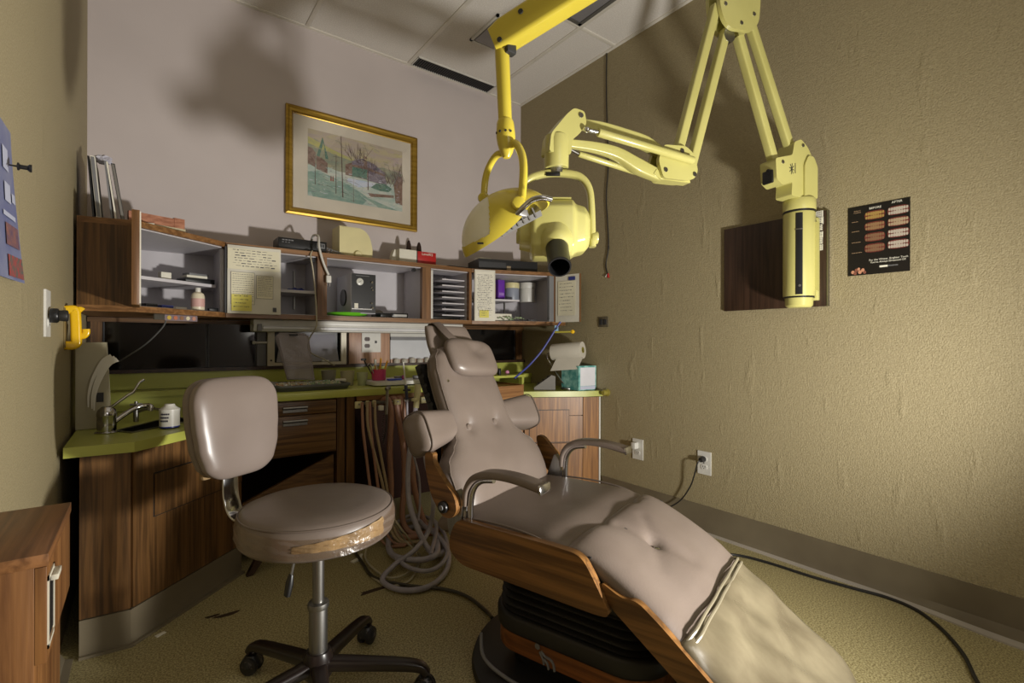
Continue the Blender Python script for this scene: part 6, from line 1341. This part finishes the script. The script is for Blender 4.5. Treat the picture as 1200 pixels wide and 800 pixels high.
S('metal_dish', M().lathe([(0, 0), (.020, 0), (.028, .014), (.026, .014), (.018, .003), (0, .003)], (1.11, 2.50, zt2), n=24), steel, 'small round metal dish behind the magenta vial', 'dish')
S('glass_dish', M().lathe([(0, 0), (.018, 0), (.022, .018), (.020, .018), (.016, .003), (0, .003)], (1.185, 2.44, zt2), n=24), greyp, 'small grey glass dish on the white tray', 'dish')
S('white_bowl', M().lathe([(0, 0), (.020, 0), (.026, .020), (.024, .020), (.018, .003), (0, .003)], (1.255, 2.46, zt2), n=24), whitep, 'small white bowl at the right end of the white tray', 'bowl')
S('cotton_roll', M().cyl((1.055, 2.60, zc+.012), (1.13, 2.62, zc+.014), .011, n=14, rnd=.003), whitep, 'white roll lying behind the tray below the pink board', 'roll')
S('forceps', M().tube([(1.22, 2.58, zc+.006), (1.28, 2.56, zc+.010), (1.33, 2.52, zc+.008), (1.37, 2.48, zc+.006)], .004, n=8, smooth=4), steel, 'steel forceps lying on the counter behind the white bowl', 'forceps')
# ================================================================== hoses and handpieces below the middle counter
rd = random.Random(4)
S('hanger_rail', M().bb((.83, 2.262, .648), (1.33, 2.298, .660), bev=.002), mat('dull_metal_rail', (120, 116, 108), rough=.4, metal=.6), 'dull metal hanger rail under the counter edge carrying the handpieces', 'rail')
ivh = mat('ivory_plastic', (206, 198, 150), rough=.4)
def XU(u, y=2.25): return P(u, 450, Y=y).x
hs = [(420.5, 'leftmost'), (431, 'second from the left'), (439, 'third from the left'), (466, 'in the middle'), (497, 'second from the right')]
for i, (u, wh) in enumerate(hs):
    x = XU(u); t = T('handpiece_holder', 'ivory plastic handpiece holder %s on the hanger rail' % wh, 'holder', (x, 2.25, .62), group='holders on the rail')
    t.part('block', M().box((x, 2.254, .652), (.034 if i in (0, 3, 4) else .018, .014, .032 if i != 3 else .026), bev=.004), ivh); t.part('screw', M().cyl((x, 2.247, .655), (x, 2.243, .655), .004, n=8), steel)
def hose(name, lab, pts, r_, mt, cat='hose', grp=None, n=10, sm_=7, top=None, topm=None):
    t = T(name, lab, cat, (pts[0][0], pts[0][1], 0), group=grp)
    t.part('tube', M().tube([Vector(p) for p in pts], r_, n=n, smooth=sm_), mt)
    if top:
        for nm_, m_, mt_ in top: t.part(nm_, m_, mt_)
    return t
# thin tan tubes
for i, (u0, u1, mt, wh) in enumerate(((424, 432, brownt, 'leftmost'), (430, 447, tant, 'second'), (433, 441, brownt, 'third'), (439, 451, tant, 'fourth'))):
    x0, x1 = XU(u0), XU(u1); hose('thin_tube', 'thin hanging tube, %s from the left board' % wh, [(x0, 2.245, .665), (x0+.002, 2.24, .55), ((x0+x1)/2, 2.23, .40), (x1, 2.22, .25), (x1+.02, 2.20, .08), (x1+.05, 2.15, .012), (x1+.12, 2.10, .010)], .0065, mt, grp='thin tubes')
for i, (u0, u1, u2, wh) in enumerate(((455, 458, 456, 'leftmost'), (463, 474, 470, 'middle'), (470, 484, 492, 'rightmost'))):
    x0, x1, x2 = XU(u0, 2.27), XU(u1, 2.27), XU(u2, 2.27); hose('brown_hose', 'thick reddish brown hose, %s of the three arched ones' % wh, [(x0-.03, 2.33, .64), (x0, 2.275, .665), (x0+.015, 2.27, .58), (x1-.005, 2.27, .42), (x1, 2.265, .25), (x2, 2.25, .08), (x2+.03, 2.2, .014), (x2+.12, 2.15, .016)], .0145, brownt, grp='brown hoses')
ch_ = M(); x = XU(448)
for k_ in range(15): ch_.lathe([(0, -.004), (.0035, 0), (0, .004)], (x+.003*math.sin(k_), 2.24, .60-k_*.010), n=8)
S('bead_chain', ch_, steel, 'short dark bead chain hanging between the thin tubes', 'chain')
# silver handpiece
q = Vector((XU(452), 2.235, .69)); t = T('air_handpiece', 'silver handpiece standing in the middle holder with bent head', 'handpiece', q-Vector((0, 0, .1)))
t.part('grip', M().tube([q+Vector((-.003, 0, -.09)), q+Vector((0, 0, -.03)), q+Vector((.001, 0, .01)), q+Vector((.002, -.002, .028))], .0075, smooth=4), steel); t.part('bent_head', M().cyl(q+Vector((-.008, -.005, .030)), q+Vector((.016, .004, .036)), .0095, n=18, rnd=.003), steel)
t.part('cord', M().tube([q+Vector((-.003, 0, -.09)), q+Vector((-.004, .0, -.16)), q+Vector((-.015, .004, -.22))], .003, n=8, smooth=4), rubber)
S('white_adapter', M().box((XU(445.5), 2.24, .632), (.022, .018, .024), rz=.2, bev=.003), whitep, 'bright white square adapter below the rail near the silver handpiece', 'adapter')
# long thin white rod and its hose
x = XU(475); t = T('syringe', 'long thin white probe rising from a dark grip beside the tray', 'syringe', (x, 2.23, .6))
p1 = P(472.5, 424, Y=2.23); p0 = P(475.5, 452, Y=2.23); t.part('rod', M().cyl(p0, p1, .0045, .0035, n=12), whitep)
p2 = P(477, 468, Y=2.23); t.part('grip', M().cyl(p0+Vector((0, 0, .004)), p2, .009, .007, n=16), mat('dark_blue_grey', (50, 54, 76), rough=.3)); t.part('trigger', M().box(p0.lerp(p2, .3)+Vector((.012, -.004, 0)), (.02, .008, .012), bev=.003).box(p0.lerp(p2, .3)+Vector((-.011, -.004, 0)), (.014, .008, .01), bev=.003), black)
t.part('hose', M().tube([p2, P(478, 500, Y=2.22), P(484, 530, Y=2.22), P(491, 560, Y=2.2), P(492, 590, Y=2.18), P(490, 610, Y=2.16)], .0055, n=10, smooth=6), hosem)
# coiled grey hoses on floor
fl = lambda u, v, z=.014: P(u, v, Z=z)
p0 = P(488, 455, Y=2.22); t = T('suction_hose', 'thick grey suction hose with ivory tip looping on the floor, nearer the sink', 'hose', (p0.x, p0.y, 0))
t.part('tip', M().cyl(P(490, 450, Y=2.22), P(487.5, 478, Y=2.22), .017, .014, n=20, rnd=.003).box(P(487, 468, Y=2.215), (.04, .02, .016), bev=.004), ivh)
pts = [P(487, 478, Y=2.22), P(485, 500, Y=2.2), P(480, 530, Y=2.18), P(478, 560, Y=2.16), P(480, 590, Y=2.10), P(489, 618, Y=2.0), fl(500, 640, .05), fl(512, 650, .03), fl(521, 640), fl(505, 620), fl(480, 618), fl(457, 632), fl(460, 650, .03), fl(490, 656, .04), fl(512, 648, .05), fl(510, 625, .04)]
t.part('hose', M().tube(pts, .0125, n=12, smooth=7), hosem)
p0 = P(509, 440, Y=2.20); t = T('suction_hose', 'grey suction hose hanging behind the left shoulder bolster and coiling on the floor', 'hose', (p0.x, p0.y, 0))
t.part('tip', M().cyl(P(507, 433, Y=2.2), P(510, 456, Y=2.2), .021, .018, n=22, rnd=.003), ivh); t.part('valve', M().cyl(P(509.5, 456, Y=2.2), P(508.5, 472, Y=2.2), .009, .007, n=14).cyl(P(508.5, 470, Y=2.2), P(508, 482, Y=2.2), .011, .008, n=14), whitep)
pts = [P(508, 482, Y=2.2), P(503, 510, Y=2.16), P(498.5, 535, Y=2.1), P(504, 562, Y=2.05), P(508, 590, Y=1.98), fl(502, 622, .09), fl(485, 645, .06), fl(462, 662, .03), fl(448, 680), fl(470, 691), fl(500, 688), fl(521, 672), fl(526, 650, .03), fl(515, 630, .05), fl(497, 616, .05), fl(488, 604, .05)]
t.part('hose', M().tube(pts, .0105, n=12, smooth=7), hosem)
hose('coiled_hose', 'grey hose lying in low loops on the floor under the handpieces', [tuple(fl(u, v, z)) for u, v, z in ((470, 612, .02), (500, 606, .03), (519, 622, .03), (524, 650, .035), (505, 668, .025), (478, 664, .03), (458, 645, .03), (456, 622, .025), (480, 604, .03), (510, 612, .06), (505, 650, .055))], .009, hosem)
hose('ivory_tube', 'thin ivory tube looping forward on the floor from the hose pile', [tuple(p) for p in (P(461, 612, Y=1.98), fl(474, 632, .05), fl(487, 646, .03), fl(490, 660), fl(476, 672), fl(458, 677), fl(440, 668), fl(428, 652), fl(434, 630, .05))], .0042, mat('ivory_cord', (178, 170, 146)), sm_=7)
hose('ivory_tube', 'second thin ivory tube crossing diagonally over the hose pile', [tuple(p) for p in (P(459, 604, Y=2.0), P(472, 622, Y=1.95), fl(486, 640, .04), fl(492, 655, .02), fl(480, 680, .006), fl(455, 686, .006), fl(436, 676, .006))], .0042, mat('ivory_cord', (178, 170, 146)), sm_=7)
q = fl(418, 656, .004); S('white_scrap', M().box(q, (.05, .02, .006), rz=.4).box(q+Vector((.03, .03, 0)), (.03, .012, .006), rz=1.1), paperm, 'scrap of white paper on the floor behind the stool seat', 'paper scrap')
q = fl(188, 743, .002); S('paper_scrap', M().box(q, (.028, .012, .003), rz=.5), paperm, 'small pale paper scrap on the floor by the sink cabinet kick plate', 'paper scrap')
# dark debris and stains on the floor
for i, (u, v, w_, d_, lab) in enumerate(((266, 720, .035, .012, 'small dark scuff of dirt on the floor beside the sink cabinet'), (248, 722, .02, .008, 'smaller dark speck of dirt left of the scuff near the cabinet'), (436, 692, .05, .014, 'brown dried leaf scrap on the floor before the hose pile'))):
    q = fl(u, v, .0008); S('dirt_patch', M().prism([(w_*math.cos(x)*(1+.3*math.sin(3*x+i)), d_*math.sin(x)*(1+.3*math.cos(2*x))) for x in [2*math.pi*k_/18 for k_ in range(18)]], -.0008, .001, mp=lambda a, b, d: q+Vector((a, b, d))), mat('dark_dirt', (58, 40, 24), rough=.8), lab, 'dirt')
# ================================================================== light
def lamp(kind, name, loc, energy, color, **k):
    l = bpy.data.lights.new(name, kind); l.energy = energy; l.color = color
    for a, b in k.items(): setattr(l, a, b)
    o = bpy.data.objects.new(name, l); o.location = loc; C.objects.link(o); return o
def aim(o, tgt): o.rotation_euler = (Vector(tgt)-o.location).to_track_quat('-Z', 'Y').to_euler()
key = lamp('SPOT', 'torch_light', (1.52, -.25, .50), 185, (1.0, .965, .90), shadow_soft_size=.065, spot_size=R(146), spot_blend=1.0); aim(key, (.98, 2.9, 1.85))
soft_fill = lamp('POINT', 'right_soft_fill', (1.25, -.75, 1.15), 13, (1.0, .965, .88), shadow_soft_size=.3)  # added soft fill for the right wall, floor and chair front
side = lamp('SPOT', 'left_wall_fill', (1.52, -.25, .50), 95, (1.0, .965, .90), shadow_soft_size=.045, spot_size=R(85), spot_blend=1.0); aim(side, (-.2, 1.2, 1.0))  # extra spot added at the torch position to brighten the left wall
fill = lamp('AREA', 'rear_fill', (.5, -1.3, 1.9), 4, (1.0, .97, .92), shape='SQUARE', size=.9); aim(fill, (1.0, 1.6, 1.0))  # added weak fill from behind the camera, no doorway stands there
w = bpy.data.worlds.new('world'); bpy.context.scene.world = w; w.use_nodes = True
w.node_tree.nodes['Background'].inputs[0].default_value = (.6, .55, .5, 1); w.node_tree.nodes['Background'].inputs[1].default_value = .05
